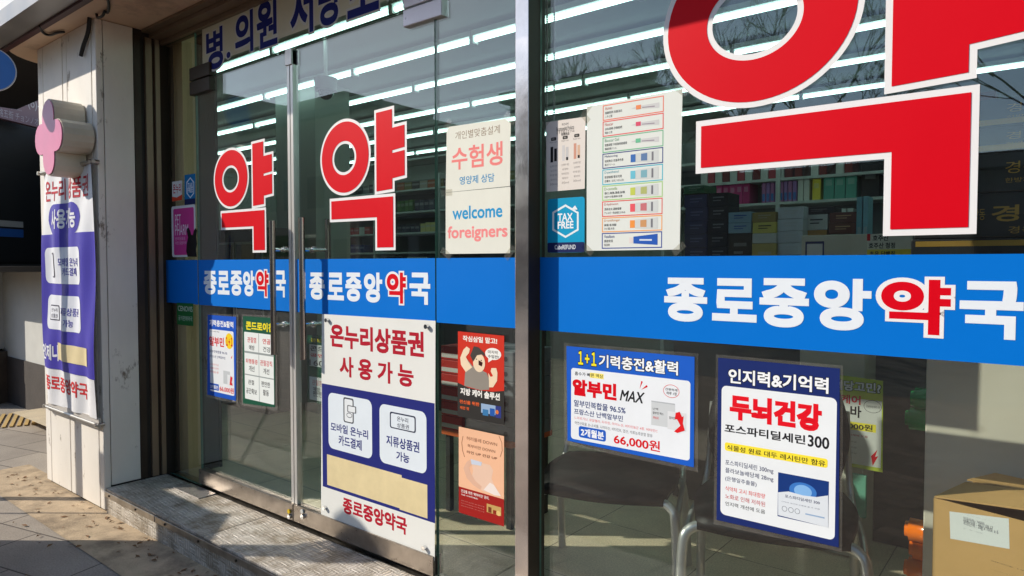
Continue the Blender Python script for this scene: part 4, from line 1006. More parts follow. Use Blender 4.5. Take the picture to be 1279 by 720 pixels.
goods(996, 1011, 250, 222, bY, 2, [(206, 206, 200)], 'white patterned box beside the yellow box on the back shelf', 'white boxes by the yellow box', zb=zmid)
goods(1014, 1025, 250, 223, bY, 1, [(224, 200, 70)], 'single yellow box on the back shelf left of the teal boxes', None, zb=zmid)
goods(1028, 1070, 248, 216, bY, 3, [(92, 160, 146)], 'teal medicine box on the back shelf next to the yellow box', 'teal boxes on the back shelf', zb=zmid)
goods(872, 894, 256, 232, bY, 2, [(60, 66, 70)], 'dark grey box at the left end of the back shelf', 'grey boxes at shelf end', zb=zmid)
goods(1075, 1098, 248, 205, bY, 1, [(30, 28, 30)], 'tall black box at the right end of the back shelf', None, zb=zmid)
goods(875, 990, 222, 200, bY, 12, [(196, 198, 196), (170, 60, 70), (190, 194, 190), (110, 44, 44)], 'small box on the upper back shelf over the pink boxes', 'mixed boxes on the upper back shelf', zb=zup)
goods(992, 1065, 218, 196, bY, 7, [(120, 44, 40), (60, 40, 40), (200, 200, 196)], 'dark red or white box on the upper back shelf above the teal boxes', 'red boxes on the upper back shelf', zb=zup)
goods(1040, 1066, 275, 260, bY, 3, [(200, 204, 204)], 'small white box on the low back shelf under the teal boxes', 'white boxes on low shelf', zb=.9)

# counter in front of that shelf
YC = 1.55
cxa = P(842, 330, YC).x; zc = 1.16
ct = thing('display_counter', ((cxa + 1.9) / 2, YC + .25, .1), 'dark display counter carrying stacked medicine cartons behind the shop window', 'counter')
MB().bbox(cxa, 2.2, YC, YC + .5, .104, zc - .03, .004).build('counter_body', mat('counter_dark', (84, 78, 72), 0.5, var=0.12), ct)
MB().bbox(cxa - .01, 2.2, YC - .02, YC + .51, zc - .029, zc, .004).build('counter_top', mat('counter_top', (170, 168, 160), 0.35, var=0.05), ct)
zz = zc + .001
def stack(px0, px1, ytop, n, y, c, label, group, c2=None, base=None, dep=.16, line=None):
    xa, xb = P(px0, 290, y).x, P(px1, 290, y).x
    z0 = base if base is not None else zz; z1 = P((px0 + px1) / 2, ytop, y).z
    for k in range(n):
        a = z0 + (z1 - z0) * k / n; b = z0 + (z1 - z0) * (k + 1) / n - .001
        j = random.uniform(-.003, .003)
        mb = MB(); mb.bbox(xa + j, xb + j, y, y + dep, a, b, .002, 0)
        mb.box(xa + j + (xb - xa) * .25, xa + j + (xb - xa) * .8, y - .001, y + .001, a + (b - a) * .62, a + (b - a) * .72, 1)
        mb.box(xa + j + (xb - xa) * .25, xa + j + (xb - xa) * .65, y - .001, y + .001, a + (b - a) * .40, a + (b - a) * .48, 1)
        o = mb.build('medicine_carton', [ink(c, 0.5), ink(c2 or tuple(min(255, int(v * .5 + 90)) for v in c), 0.5)])
        tag(o, label, 'carton', group if n > 1 else None)
    return z1
Y1 = YC + .02
stack(855, 883, 243, 8, Y1, (44, 46, 84), 'navy carton in the leftmost tall stack on the counter', 'navy cartons stacked on the counter', c2=(90, 94, 130))
stack(884, 908.5, 241, 8, Y1 + .01, (26, 26, 32), 'black carton in the stack right of the navy cartons', 'black cartons stacked on the counter', c2=(110, 110, 114))
z_ = stack(853, 879, 232, 1, Y1, (50, 92, 66), 'small green and white box lying on top of the navy stack', None, base=P(868, 242, Y1).z)
b0 = stack(909.5, 938, 291.5, 2, Y1, (30, 30, 34), 'black carton under the pale blue boxes', 'black cartons under the pale blue boxes')
stack(909.5, 938, 265, 2, Y1, (128, 160, 180), 'pale blue flat box on the black cartons', 'pale blue boxes on the counter', base=b0, c2=(50, 80, 150))
b1 = stack(939, 969, 304, 2, Y1, (176, 160, 96), 'olive carton at the bottom of the yellow stack', 'olive cartons under the white box'); b2 = stack(939, 969, 291.5, 1, Y1, (190, 194, 190), 'white box between the yellow and olive cartons', None, base=b1)
b3 = stack(940, 969, 277.5, 1, Y1, (196, 186, 90), 'yellow carton with dark dots in the middle of the stack', None, base=b2, c2=(40, 40, 30)); stack(939, 968, 265, 1, Y1, (146, 128, 70), 'olive carton topping the yellow stack', None, base=b3)
stack(971, 1003, 258.5, 8, Y1 + .02, (184, 192, 200), 'white flat carton in the tall white stack', 'white cartons stacked on the counter')
b4 = stack(1005, 1033, 287.5, 3, Y1 + .1, (176, 130, 64), 'amber carton under the white box with dark window', 'amber cartons'); b5 = stack(1005, 1034, 268, 1, Y1 + .1, (186, 190, 190), 'white box with dark window panel beside the tall white stack', None, base=b4, c2=(40, 44, 50)); stack(1004, 1041, 258.5, 1, Y1 + .1, (32, 30, 36), 'flat black carton lying on the box with dark window', None, base=b5)
b6 = stack(1035, 1069, 292, 3, Y1 + .1, (74, 38, 34), 'brown carton low in the right hand counter stack', 'brown cartons low'); stack(1035, 1069, 265, 2, Y1 + .1, (96, 50, 44), 'reddish brown carton on top of the right hand counter stack', 'reddish brown cartons', base=b6, c2=(190, 150, 110))
stack(1070, 1077, 246, 1, Y1 + .1, (110, 160, 176), 'tall pale cyan box, the left of two standing upright', None, dep=.1); stack(1077.6, 1084, 245, 1, Y1 + .1, (120, 170, 186), 'tall pale cyan box, the right of two standing upright', None, dep=.1)
# white display box with a card, and the yellow price card
Y2 = YC - .25
d0, d1 = P(1001, 300, Y2).x, P(1083, 300, Y2).x; zt_ = P(1040, 293.5, Y2).z
t = thing('display_case', ((d0 + d1) / 2, Y2, .1), 'pale display cabinet standing in front of the counter', 'cabinet')
MB().bbox(d0, d1, Y2, Y2 + .22, .104, zt_, .004).build('cabinet_body', mat('case_white', (196, 192, 176), 0.5, var=.05), t)
S = Sheet(O=(0, Y2 - .001, 0)); S.root = t
S.rect(1006, 302, 1029, 330, (40, 44, 100), 'navy_card', parent=t); S.rect(1008, 305, 1027, 330, (214, 214, 214), 'navy_card', parent=t)
S = sheet([(1083, 293), (1140, 290), (1140, 340), (1083, 340)], (224, 222, 210), 'price_card', 'yellow and white price card standing right of the pale cabinet', 'sign', y=Y2 - .04)
S.rect(1083, 292.5, 1087, 301, RED, 'red_mark'); S.text('호주산 청정', 1085, 303.5, 1118, 310.5, INK, .03); S.text('호주산', 1090, 294, 1110, 301, INK, .03); S.rect(1083, 312, 1140, 338, (236, 220, 80), 'yellow_panel'); S.text('초유 단백질', 1086, 314, 1118, 320, INK, .03)

# shelves seen through the doors, left
YL = 3.3
xl0, xl1 = P(398, 300, YL).x, P(646, 300, YL).x
zl = [0.5, .95, PZ(500, 315, YL), PZ(500, 291, YL), PZ(500, 265, YL), PZ(500, 238, YL), PZ(500, 200, YL)]
shelf_unit(xl0, xl1, YL, YL + .32, zl, 'tall dark shelf of medicine seen through the right door')
gy = YL + .02
def run(px0, px1, iz, hh, n, cols, label, group):
    z = zl[iz]; xa, xb = P(px0, 300, gy).x, P(px1, 300, gy).x
    for k in range(n):
        a = xa + (xb - xa) * k / n + .003; b = xa + (xb - xa) * (k + 1) / n - .003; h_ = hh * random.uniform(.9, 1)
        c = cols[k % len(cols)]
        mb = MB(); mb.bbox(a, b, gy, gy + .16, z + .001, z + h_, .002)
        mb.box(a + .004, b - .004, gy - .001, gy + .001, z + h_ * .5, z + h_ * .75, 1)
        tag(mb.build('medicine_box', [ink(c, .5), ink(tuple(min(255, int(v * .5 + 90)) for v in c), .5)]), label, 'medicine box', group)
run(404, 462, 3, .085, 9, [(150, 46, 50), (190, 190, 186), (170, 60, 60)], 'red or white box on the dark shelf seen through the right door, second board up', 'red and white boxes through the door')
run(410, 455, 2, .10, 8, [(30, 44, 96), (36, 52, 110)], 'dark blue box low on the shelf behind the right door', 'blue boxes through the door')
run(496, 516, 4, .13, 4, [(70, 110, 50), (60, 100, 44)], 'green box on the shelf left of the dark bottles', 'green boxes through the door')
run(518, 542, 4, .12, 4, [(40, 46, 66), (60, 66, 80)], 'dark bottle box right of the green boxes', 'dark boxes through the door')
run(525, 544, 3, .10, 3, [(206, 196, 130)], 'cream box with dark mark on the shelf behind the right door', 'cream boxes through the door')
run(496, 524, 3, .09, 5, [(40, 44, 56)], 'dark small box left of the cream boxes', 'dark small boxes through the door')
run(496, 644, 5, .09, 14, [(150, 80, 50), (120, 110, 70), (70, 60, 60), (160, 150, 140)], 'mixed small box on the upper shelf behind the right door', 'mixed boxes through the door')
run(404, 470, 4, .10, 8, [(60, 64, 66), (120, 124, 122), (50, 60, 90)], 'grey box behind the red syllable on the right door', 'grey boxes through the door')
run(400, 470, 5, .10, 9, [(60, 64, 66), (100, 104, 102), (50, 60, 70)], 'grey box high on the shelf behind the red syllable', 'grey boxes higher through the door')
run(556, 640, 3, .10, 9, [(60, 54, 50), (120, 60, 50), (80, 84, 80)], 'box behind the welcome notice', 'boxes behind the welcome notice')
# counter with till behind the right door
t = thing('till_counter', (-1.6, 2.5, .1), 'low dark shop counter with till, seen through the right door', 'counter')
xa, xb = P(400, 318, 2.3).x, P(640, 318, 2.3).x
MB().bbox(xa, xb, 2.3, 2.75, .104, 1.10, .004).build('counter_body', mat('till_dark', (70, 68, 66), .5, var=.1), t)
MB().bbox(xa - .02, xb + .02, 2.28, 2.77, 1.101, 1.13, .004).build('counter_top', mat('counter_top', (170, 168, 160), .35), t)
p0, p1 = P(474, 320, 2.35), P(507, 308, 2.35)
t = thing('cash_register', ((p0.x + p1.x) / 2, 2.4, 1.132), 'grey cash register below the red syllable on the right door', 'till')
MB().bbox(p0.x, p1.x, 2.35, 2.62, 1.132, 1.30, .008).build('register_body', mat('till_grey', (150, 156, 152), .5), t)
MB().bbox(p0.x + .02, p1.x - .12, 2.40, 2.44, 1.302, 1.42, .005).build('display', mat('till_screen', (30, 34, 36), .2), t)
p0, p1 = P(508, 320, 2.35), P(530, 309, 2.35)
t = thing('monitor', ((p0.x + p1.x) / 2, 2.4, 1.132), 'pale monitor back right of the cash register', 'monitor')
MB().bbox(p0.x, p1.x, 2.35, 2.39, 1.18, 1.41, .006).build('screen_back', mat('monitor_grey', (176, 190, 186), .5), t)
MB().bbox((p0.x + p1.x) / 2 - .08, (p0.x + p1.x) / 2 + .08, 2.36, 2.46, 1.132, 1.179, .004).build('stand', mat('monitor_grey', (176, 190, 186), .5), t)
for px in (683, 692):
    q0, q1 = P(px, 150, .05), P(px + .5, -20, .05)
    mb = MB(); nb = 60
    for k in range(nb):
        z = q0.z + (q1.z - q0.z) * k / nb
        mb.tube([(q0.x, .05, z), (q0.x, .05, z + (q1.z - q0.z) / nb * .7)], .0035, 5)
    tag(mb.build('blind_chain', ink((206, 206, 204))), 'pale bead chain of a blind, ' + ('close to the steel post' if px == 683 else 'the strand farther from the steel post'), 'chain')
# picture frame low behind left door
p0, p1 = P(259, 326, 1.3), P(332, 284, 1.3)
t = thing('display_fridge', ((p0.x + p1.x) / 2, 1.5, .1), 'dark fridge with two framed windows behind the left door', 'fridge')
MB().bbox(p0.x, p1.x, 1.3, 1.7, .104, p1.z, .006).build('fridge_body', mat('fridge_dark', (66, 62, 58), .4), t)
z0, z1 = P(290, 322, 1.3).z, P(290, 303, 1.3).z; xm = (p0.x + p1.x) / 2
for a, b in ((p0.x + .04, xm - .015), (xm + .015, p1.x - .04)):
    f = MB(); f.box(a, b, 1.292, 1.299, .5, z1); f.build('window_frame', mat('frame_pale', (170, 176, 174), .4), t)
    MB().box(a + .02, b - .02, 1.288, 1.2915, .52, z1 - .02).build('window_glass', mat('window_black', (16, 18, 20), .1), t)

# stacked boxes behind the red poster
for px0, px1, c, c2, lab, grp in ((551, 577, (188, 52, 44), (214, 206, 200), 'red and white carton stacked behind the shouting woman poster', 'red cartons behind the poster'),
                             (578, 642, (120, 122, 128), (70, 72, 80), 'grey carton stacked right of the red cartons', 'grey cartons behind the poster')):
    yb = 0.62 if px0 == 551 else .64
    xa, xb = P(px0, 480, yb).x, P(px1, 480, yb).x
    zb, zt2 = P(600, 545, yb).z, P(600, 436, yb).z
    for k in range(6):
        a = zb + (zt2 - zb) * k / 6; b = a + (zt2 - zb) / 6 - .002
        mb = MB(); mb.bbox(xa, xb, yb, yb + .3, a, b, .003)
        if c[0] > 150: mb.box(xa + .004, xb - .004, yb - .001, yb + .001, a + .01, a + (b - a) * .45, 1)
        else: mb.tube([(xb - .05, yb - .001, (a + b) / 2), (xb - .05, yb + .001, (a + b) / 2)], .012, 12, 1)
        o = mb.build('stacked_carton', [ink(c, .5), ink(c2, .5)]); tag(o, lab, 'carton', grp)
zb = P(600, 545, .62).z
t = thing('low_stand', (P(600, 500, .64).x, .8, .1), 'low dark stand under the red and grey cartons', 'stand')
xa, xb = P(551, 480, .62).x, P(642, 480, .64).x
MB().bbox(xa, xb, .62, .95, zb - .03, zb - .001, .003).build('stand_top', mat('stand_orange', (206, 96, 40), .5), t)
for x in (xa + .03, xb - .03):
    for y in (.65, .92): MB().box(x - .014, x + .014, y - .014, y + .014, .102, zb - .031).build('leg', dark_w, t)

# waiting chairs by the window
vinyl = mat('black_vinyl', (17, 16, 16), .5, spec=.25, var=.12, vscale=8, bump=.05, bscale=40)
chr_m = mat('chair_tube', (196, 194, 190), .36, .7, var=.1)
def chair(cx_, cy_, rz, label):
    t = thing('waiting_chair', (cx_, cy_, .1), label, 'chair', 'black waiting chairs by the shop window')
    m3 = Matrix.Rotation(rz, 3, 'Z'); W = lambda x, y, z: m3 @ Vector((x * 1.08, y * 1.08, z)) + Vector((cx_, cy_, .1))
    def slab(f, name, m):
        bm = bmesh.new(); bmesh.ops.create_grid(bm, x_segments=10, y_segments=10, size=.5)
        geo = bmesh.ops.extrude_face_region(bm, geom=bm.faces[:]); 
        for v in [g for g in geo['geom'] if isinstance(g, bmesh.types.BMVert)]: v.co.z = 1
        bm.verts.index_update()
        mb = MB(); mb.add([W(*f(v.co.x * 2, v.co.y * 2, v.co.z)) for v in bm.verts], [[v.index for v in fc.verts] for fc in bm.faces], 0, True); bm.free()
        return mb.build(name, m, t)
    def sq(a, b):                                              # square to rounded square
        r = max(abs(a), abs(b)); l = math.hypot(a, b)
        k = (r / l) if l > 1e-6 else 1
        s = .45 * k + .55
        return a * s, b * s
    def seat(a, b, z):
        a2, b2 = sq(a, b); edge = max(abs(a), abs(b)) ** 6
        return (.235 * a2, .225 * b2, .425 + z * (.05 - .022 * edge) - .02 * (1 if b < -.6 else 0) * (-b - .6) / .4)
    def back(a, b, z):
        a2, b2 = sq(a, b); zc_ = .64 + .17 * b2
        return (.225 * a2, .235 + z * .035 + .035 * b2 - .03 * (1 - a2 * a2), zc_)
    slab(seat, 'seat', vinyl); slab(back, 'backrest', vinyl)
    for s in (-1, 1):
        MB().tube([W(*p) for p in smooth([(s * .17, -.17, .415), (s * .225, -.185, .40), (s * .245, -.20, .33), (s * .25, -.215, .0)])], .0165, 12).build('leg', chr_m, t)
        MB().tube([W(*p) for p in smooth([(s * .245, -.20, .34), (s * .245, .0, .385), (s * .235, .20, .40), (s * .225, .262, .50), (s * .215, .275, .72)])], .011, 10).build('side_frame', chr_m, t)
        MB().tube([W(*p) for p in smooth([(s * .235, .12, .395), (s * .242, .20, .28), (s * .25, .27, .0)])], .0165, 12).build('leg', chr_m, t)
    return t
pc = P(765, 600, 0.42)
chair(-1.35, 0.45, R(20), 'black seated chrome chair under the wide energy poster')
chair(-.74, 0.47, R(16), 'black seated chrome chair under the tall brain health poster')

# white cabinet with black cartons on top, right
xw = P(1155, 560, 0.52).x
t = thing('side_cabinet', (xw + .6, .7, .1), 'plain white cabinet behind the open cardboard box', 'cabinet')
MB().bbox(xw, 1.5, .52, .95, .104, 1.18, .004).build('cabinet_body', mat('cabinet_white', (222, 214, 196), .5, var=.04), t)
yk = .54
xk = P(1140, 250, yk).x
zs = [1.182, PZ(1200, 298, yk), PZ(1200, 243, yk), PZ(1200, 194, yk), PZ(1200, 163, yk), PZ(1200, 128, yk)]
blk = mat('black_carton', (26, 24, 25), .4, var=.15); gold = mat('gold_foil', (196, 150, 66), .35, .6, var=.1)
names = ['bottom', 'second', 'third', 'fourth', 'top']
kg = ['black tonic carton at the bottom of the tall stack on the white cabinet', 'black tonic carton with the largest gold lettering in the tall stack', 'black plain-edged tonic carton midway up the tall stack', 'black tonic carton under the topmost one, gold band along its foot', 'topmost black tonic carton with gold band, below the small brown box']
for k in range(5):
    a, b = zs[k] + .001, zs[k + 1] - .001
    mb = MB(); mb.bbox(xk + random.uniform(-.01, .01), xk + 1.2, yk + random.uniform(0, .004), yk + .36, a, b, .003)
    o = mb.build('tonic_carton', blk); tag(o, kg[k], 'carton', 'black tonic cartons stacked on the cabinet')
    S = Sheet(O=(0, yk - .001, 0)); S.root = o
    if k in (0, 3, 4):
        zb_ = b - .022 if k == 0 else a + .004
        S.rect_uv(xk + .01, zb_, xk + 1.19, zb_ + .016, gold, 'gold_band')
    h_ = b - a
    if k == 1:
        u, v = S.uv(1238, 284); S.text_uv('경옥고', u, a + .35 * h_, u + .22, a + .72 * h_, gold, .02); S.text_uv('광동', u - .045, a + .40 * h_, u - .015, a + .66 * h_, gold, 0)
        S.text_uv('경옥고', u + .04, a + .08 * h_, u + .13, a + .24 * h_, gold, 0)
    else:
        u, v = S.uv(1256, 200); S.text_uv('경옥고', u, a + .45 * h_, u + .12, a + .75 * h_, gold, 0); S.text_uv('한방제약', u, a + .22 * h_, u + .08, a + .34 * h_, gold, 0)
p = P(1228, 130, yk + .05)
o = MB().bbox(p.x - .03, p.x + .03, yk + .05, yk + .15, zs[5] + .001, zs[5] + .032, .003).build('brown_box', ink((120, 62, 44), .5)); tag(o, 'small brown box on top of the black carton stack', 'box')
# open cardboard box on a low table, just behind the glass
kraft = mat('kraft_card', (198, 156, 98), .75, spec=.2, var=.06, vscale=5, bump=.04, bscale=80)
kraft_in = mat('kraft_inside', (150, 116, 74), .85, var=.06)
yb_ = .14
A = P(1166, 622, yb_); ztop = A.z
ang = R(-17); ux = Vector((math.cos(ang), math.sin(ang), 0)); uy = Vector((-math.sin(ang), math.cos(ang), 0))
A0 = Vector((A.x, yb_, 0)); Wd, Dp, Hh = .50, .36, .36
tb = thing('cardboard_box', (A0 + ux * .25 + uy * .18 + Vector((0, 0, ztop - Hh)))[:], 'open brown cardboard box with white address label behind the window', 'cardboard box')
def bp(a, b, c): return A0 + ux * a + uy * b + Vector((0, 0, ztop + c))
def slabq(q, th, name, m=kraft):
    n = (q[1] - q[0]).cross(q[3] - q[0]).normalized() * th
    mb = MB().prism(q, n); return mb.build(name, m, tb)
slabq([bp(0, 0, -Hh), bp(Wd, 0, -Hh), bp(Wd, 0, 0), bp(0, 0, 0)], -.004, 'front_side')
slabq([bp(0, .005, -Hh), bp(0, Dp - .005, -Hh), bp(0, Dp - .005, 0), bp(0, .005, 0)], .004, 'end_side')
slabq([bp(Wd, .005, -Hh), bp(Wd, Dp - .005, -Hh), bp(Wd, Dp - .005, 0), bp(Wd, .005, 0)], -.004, 'end_side')
slabq([bp(0, Dp, -Hh), bp(Wd, Dp, -Hh), bp(Wd, Dp, 0), bp(0, Dp, 0)], .004, 'back_side')
slabq([bp(.005, .005, -Hh), bp(Wd - .005, .005, -Hh), bp(Wd - .005, Dp - .005, -Hh), bp(.005, Dp - .005, -Hh)], .004, 'bottom')
slabq([bp(.002, .0, .001), bp(Wd, .02, .060), bp(Wd, .20, .048), bp(.002, .175, .006)], .004, 'top_flap')
slabq([bp(.0, Dp, .001), bp(Wd, Dp, .001), bp(Wd, .19, .040), bp(.0, .185, .014)], .004, 'top_flap')
S = Sheet(O=A0[:], u=ux, n=-uy); S.root = tb
S.poly([(1186, 639), (1260, 648), (1261, 686), (1187, 673)], (224, 224, 218), 'address_label', parent=tb)
S.text('한방경옥고', 1205, 642.5, 1239, 651.5, (90, 90, 96), 0)
for k, tx in enumerate(('제조번호 : 24009', '사용기한 : 2027.09.17', '포장단위 : 20g x 10포 x 6', '수   량 : 60포')): S.text(tx, 1203, 648.2 + 4 * k, 1203 + 2.2 * len(tx), 652.5 + 4.6 * k, (110, 110, 116), 0)
S.text('SINCE 1974', 1238, 701, 1290, 716, (110, 92, 66), .004); S.text('대한민국 고려', 1238, 711, 1290, 728, (110, 92, 66), .004)
t = thing('low_table', (A0 + ux * .25 + uy * .18)[:2] and (A0.x + .3, yb_ + .15, .1), 'low dark table under the open cardboard box', 'table')
zt3 = ztop - Hh - .002
mb = MB().prism([Vector((*(A0 + ux * a + uy * b).xy, zt3 - .025)) for a, b in ((-.02, -.01), (Wd + .02, -.01), (Wd + .02, Dp + .02), (-.02, Dp + .02))], (0, 0, .025)); mb.build('table_top', dark_w, t)
for a, b in ((.02, .03), (Wd - .02, .03), (.02, Dp - .02), (Wd - .02, Dp - .02)):
    q = A0 + ux * a + uy * b; MB().box(q.x - .015, q.x + .015, q.y - .015, q.y + .015, .102, zt3 - .026).build('leg', dark_w, t)
# poster on the dark counter, and coloured rollers beside the cabinet
S = sheet([(1030, 466), (1103, 476), (1102.5, 590.5), (1030, 577)], (186, 204, 60), 'glucose_poster', 'yellow-green bordered price poster half hidden behind the brain health poster', 'poster', y=Y2 - .05)
S.rect(1033, 494, 1100, 585, (222, 222, 216), 'white_panel')
S.text('혈당고민?', 1040, 473.5, 1100, 492.5, (240, 240, 236), .03, out=INK, ow=.07); S.text('케어', 1050, 492, 1075, 506.5, RED, .03); S.text('바', 1062, 506, 1076, 523, INK, .03)
S.rect(1034, 523, 1094, 541, (246, 230, 70), 'yellow_mark'); S.text('28,000원', 1044, 525.5, 1090, 540, INK, .02); S.text('흡수 억제에 도움', 1050, 540, 1084, 547.5, (180, 40, 60), .005); S.ell(1079, 499, 1101, 517.5, INK, 'ring_mark', ring=.0015); S.text('간편하게 하루 1정', 1082, 506, 1099, 511.5, INK, 0)
for k in range(3): S.text('혈당 상승 억제 성분', 1052, 549 + 7 * k, 1070, 553.5 + 7 * k, (110, 110, 110), 0)
S.poly([(1088, 570), (1096, 562), (1093, 571), (1097, 570), (1090, 582)], RED, 'red_arrow')
o = MB().bbox(P(1062, 600, Y2 - .06).x, P(1082, 600, Y2 - .06).x, Y2 - .06, Y2 - .04, P(1070, 640, Y2).z, P(1070, 588, Y2).z, .003).build('mint_panel', ink((110, 176, 150), .5)); tag(o, 'small mint green panel below the yellow-green poster', 'panel')
def roller(px, py, n, c, label, y=.62):
    p = P(px, py, y); t = thing('toy_roller', (p.x, y, p.z), label, 'toy')
    m = mat('glossy_%d' % c[1], c, .18, var=.05)
    for k in range(n):
        z = p.z + k * .062
        bm = bmesh.new(); bmesh.ops.create_cone(bm, cap_ends=True, segments=24, radius1=.036, radius2=.036, depth=.15); bmesh.ops.bevel(bm, geom=[e for e in bm.edges if len(e.link_faces) == 2 and e.calc_face_angle() > 1], offset=.012, segments=3, affect='EDGES')
        bm.verts.index_update(); mb = MB(); m3 = Matrix.Rotation(R(90), 3, 'Y')
        mb.add([m3 @ v.co + Vector((p.x + (k % 2) * .012, y + (k % 2) * .01, z)) for v in bm.verts], [[v.index for v in f.verts] for f in bm.faces], 0, True); bm.free()
        mb.build('roller', m, t)
    MB().tube([(p.x + .06, y + .045, p.z - .03), (p.x + .06, y + .045, p.z + .062 * n)], .010, 8).build('rod', chrome, t)
    return t
roller(1166, 526, 2, (0, 150, 66), 'glossy green rollers peeking out beside the white cabinet'); roller(1164, 716, 3, (246, 120, 10), 'glossy orange rollers low beside the white cabinet')
pp = P(1170, 526, .665)
o = MB().tube([(pp.x + .06, .69, .104), (pp.x + .06, .69, 1.2)], .014, 10).build('roller_pole', steel_r); tag(o, 'thin steel pole behind the green and orange rollers', 'pole')

# ------------------------------------------------------------------ street to the left
dv = Vector((-math.sin(R(32.7)), math.cos(R(32.7)), 0)); nv = Vector((dv.y, -dv.x, 0))
C0 = Vector((-8.3, .48, 0))
def wq(a, d, z): return C0 + dv * a + nv * d + Vector((0, 0, z))
def wbox(a0, a1, d0, d1, z0, z1, name, m, par):
    mb = MB(); vs = [wq(a, d, z) for z in (z0, z1) for d in (d0, d1) for a in (a0, a1)]
    mb.add(vs, [(0, 2, 3, 1), (4, 5, 7, 6), (0, 1, 5, 4), (1, 3, 7, 5), (3, 2, 6, 7), (2, 0, 4, 6)]); return mb.build(name, m, par)
t = thing('subway_entrance', C0[:], 'dark subway entrance kiosk with grey panels at the far left', 'subway entrance')
grey_p = mat('grey_panel', (168, 172, 178), .5, var=.06); dk = mat('dark_recess', (20, 21, 23), .5, var=.1)
for k in range(4): wbox(-.6 + .42 * k, -.6 + .42 * k + .41, -.01, .05, .52, 1.28, 'lower_panel', grey_p, t)
wbox(-.62, 1.05, -.35, -.011, 0, 2.95, 'kiosk_wall', dk, t); wbox(-.62, 1.05, -.009, .12, 0, .5, 'stone_base', mat('base_stone', (70, 64, 60), .8, var=.2, bump=.2), t)
MB().box(-8.6, -6.9, .30, .36, .45, 1.28).build('side_panel', mat('side_panel_pale', (206, 206, 200), .5, var=.05), t)
MB().box(-8.6, -6.9, -.16, .36, 1.281, 1.33).build('added_shade_ledge', mat('ledge_dark', (50, 50, 52), .4), t)  # overhang added to keep the panel's upper part in shade
MB().box(-8.6, -6.9, .29, .37, 0, .449).build('side_base', mat('base_stone', (70, 64, 60), .8, var=.2, bump=.2), t)
wbox(-.62, 1.05, -.3, .14, 1.29, 1.35, 'ledge', mat('ledge_dark', (50, 50, 52), .4), t)
wbox(-.5, .5, -.008, .01, 1.37, 2.3, 'dark_window', mat('kiosk_window', (24, 26, 30), .45), t)
wbox(-.35, .05, .012, .02, 1.62, 1.70, 'window_strip', ink((40, 90, 170)), t); wbox(-.35, .05, .012, .02, 1.72, 1.78, 'window_strip', ink((160, 164, 168)), t)
Sg = Sheet(O=wq(0, .16, 0)[:], u=dv, n=nv)
sgn = thing('station_sign', wq(0, .12, 2.6)[:], 'mauve subway station name board above the dark kiosk', 'sign')
a1, zt4 = Sg.uv(52, 128); a0, _ = Sg.uv(-40, 100); _, zb4 = Sg.uv(30, 155)
wbox(a0, a1, .10, .158, zb4, zt4 + .02, 'sign_board', mat('sign_mauve', (150, 112, 118), .45, var=.05), sgn)
wbox(a0 - .03, a1 + .03, .04, .18, zt4 + .021, zt4 + .12, 'sign_hood', mat('hood_grey', (66, 62, 60), .5), sgn)
Sg.root = sgn
ua, ub = Sg.uv(0, 120)[0], Sg.uv(50, 120)[0]; du = (ub - ua) / 11.5
Sg.text_uv('Jongno 5(o)-ga', ua - 1.2 * du, Sg.uv(22, 133)[1], ub + 2 * du, Sg.uv(22, 118.5)[1], ink((226, 214, 214)), .012, parent=sgn)
Sg.text_uv('Jongno 5(o)-ga Station', ua - 1.0 * du, Sg.uv(22, 139)[1], ua + 6 * du, Sg.uv(22, 135.5)[1], ink((206, 188, 190)), .0, parent=sgn)
Sg.text_uv('鍾路五街 チョンノオガ', ua - 2.0 * du, Sg.uv(22, 151)[1], ub + .8 * du, Sg.uv(22, 141)[1], ink((216, 200, 202)), .0, parent=sgn)
wbox(-.62, 1.05, -1.4, -.36, 2.4, 2.95, 'kiosk_roof', dk, t)
# round blue sign on a pole
p = P(-14, 88, -.70)
t = thing('round_sign', (p.x, -.66, 0), 'round blue traffic sign disc with pale rim at the left picture edge', 'traffic sign')
p = P(-13, 86, -.70); r_ = .118
dirv = Vector((p.x - EYE.x, p.y - EYE.y, 0)).normalized(); rv = Vector((-dirv.y, dirv.x, 0))
def disc(r, d0, d1, name, m):
    n = 40; mb = MB(); c = Vector((p.x, p.y, p.z))
    mb.prism([c + rv * (r * math.cos(2 * math.pi * k / n)) + Vector((0, 0, r * math.sin(2 * math.pi * k / n))) + dirv * d0 for k in range(n)], dirv * (d1 - d0)); return mb.build(name, m, t)
disc(r_, 0, .012, 'disc_rim', ink((190, 196, 200))); disc(r_ * .95, -.002, -.0005, 'disc_face', mat('sign_blue', (20, 104, 190), .35, var=.08))
MB().tube([(p.x - .02, p.y + .03, p.z), (p.x - .50, p.y - .12, p.z)], .014, 10).build('arm', steel_r, t)
MB().tube([(p.x - .50, p.y - .12, 0), (p.x - .50, p.y - .12, p.z + .2)], .03, 12).build('pole', steel_r, t)
# lamp bracket pole, thin, beyond the soffit
pq = P(24, 110, 1.0)
t = thing('lamp_bracket', (pq.x, 1.0, 2.2), 'thin dark hanging rod with a small lamp under the far soffit', 'lamp')
MB().tube([(pq.x, 1, P(24, 70, 1).z), (pq.x, 1, P(24, 108, 1).z)], .022, 8).build('rod', dk, t)
bm = bmesh.new(); bmesh.ops.create_uvsphere(bm, u_segments=12, v_segments=8, radius=.035); bm.verts.index_update()
mb = MB(); mb.add([v.co + Vector((pq.x, 1, P(24, 112, 1).z)) for v in bm.verts], [[v.index for v in f.verts] for f in bm.faces], 0, True); bm.free(); mb.build('bulb', ink((226, 226, 220)), t)
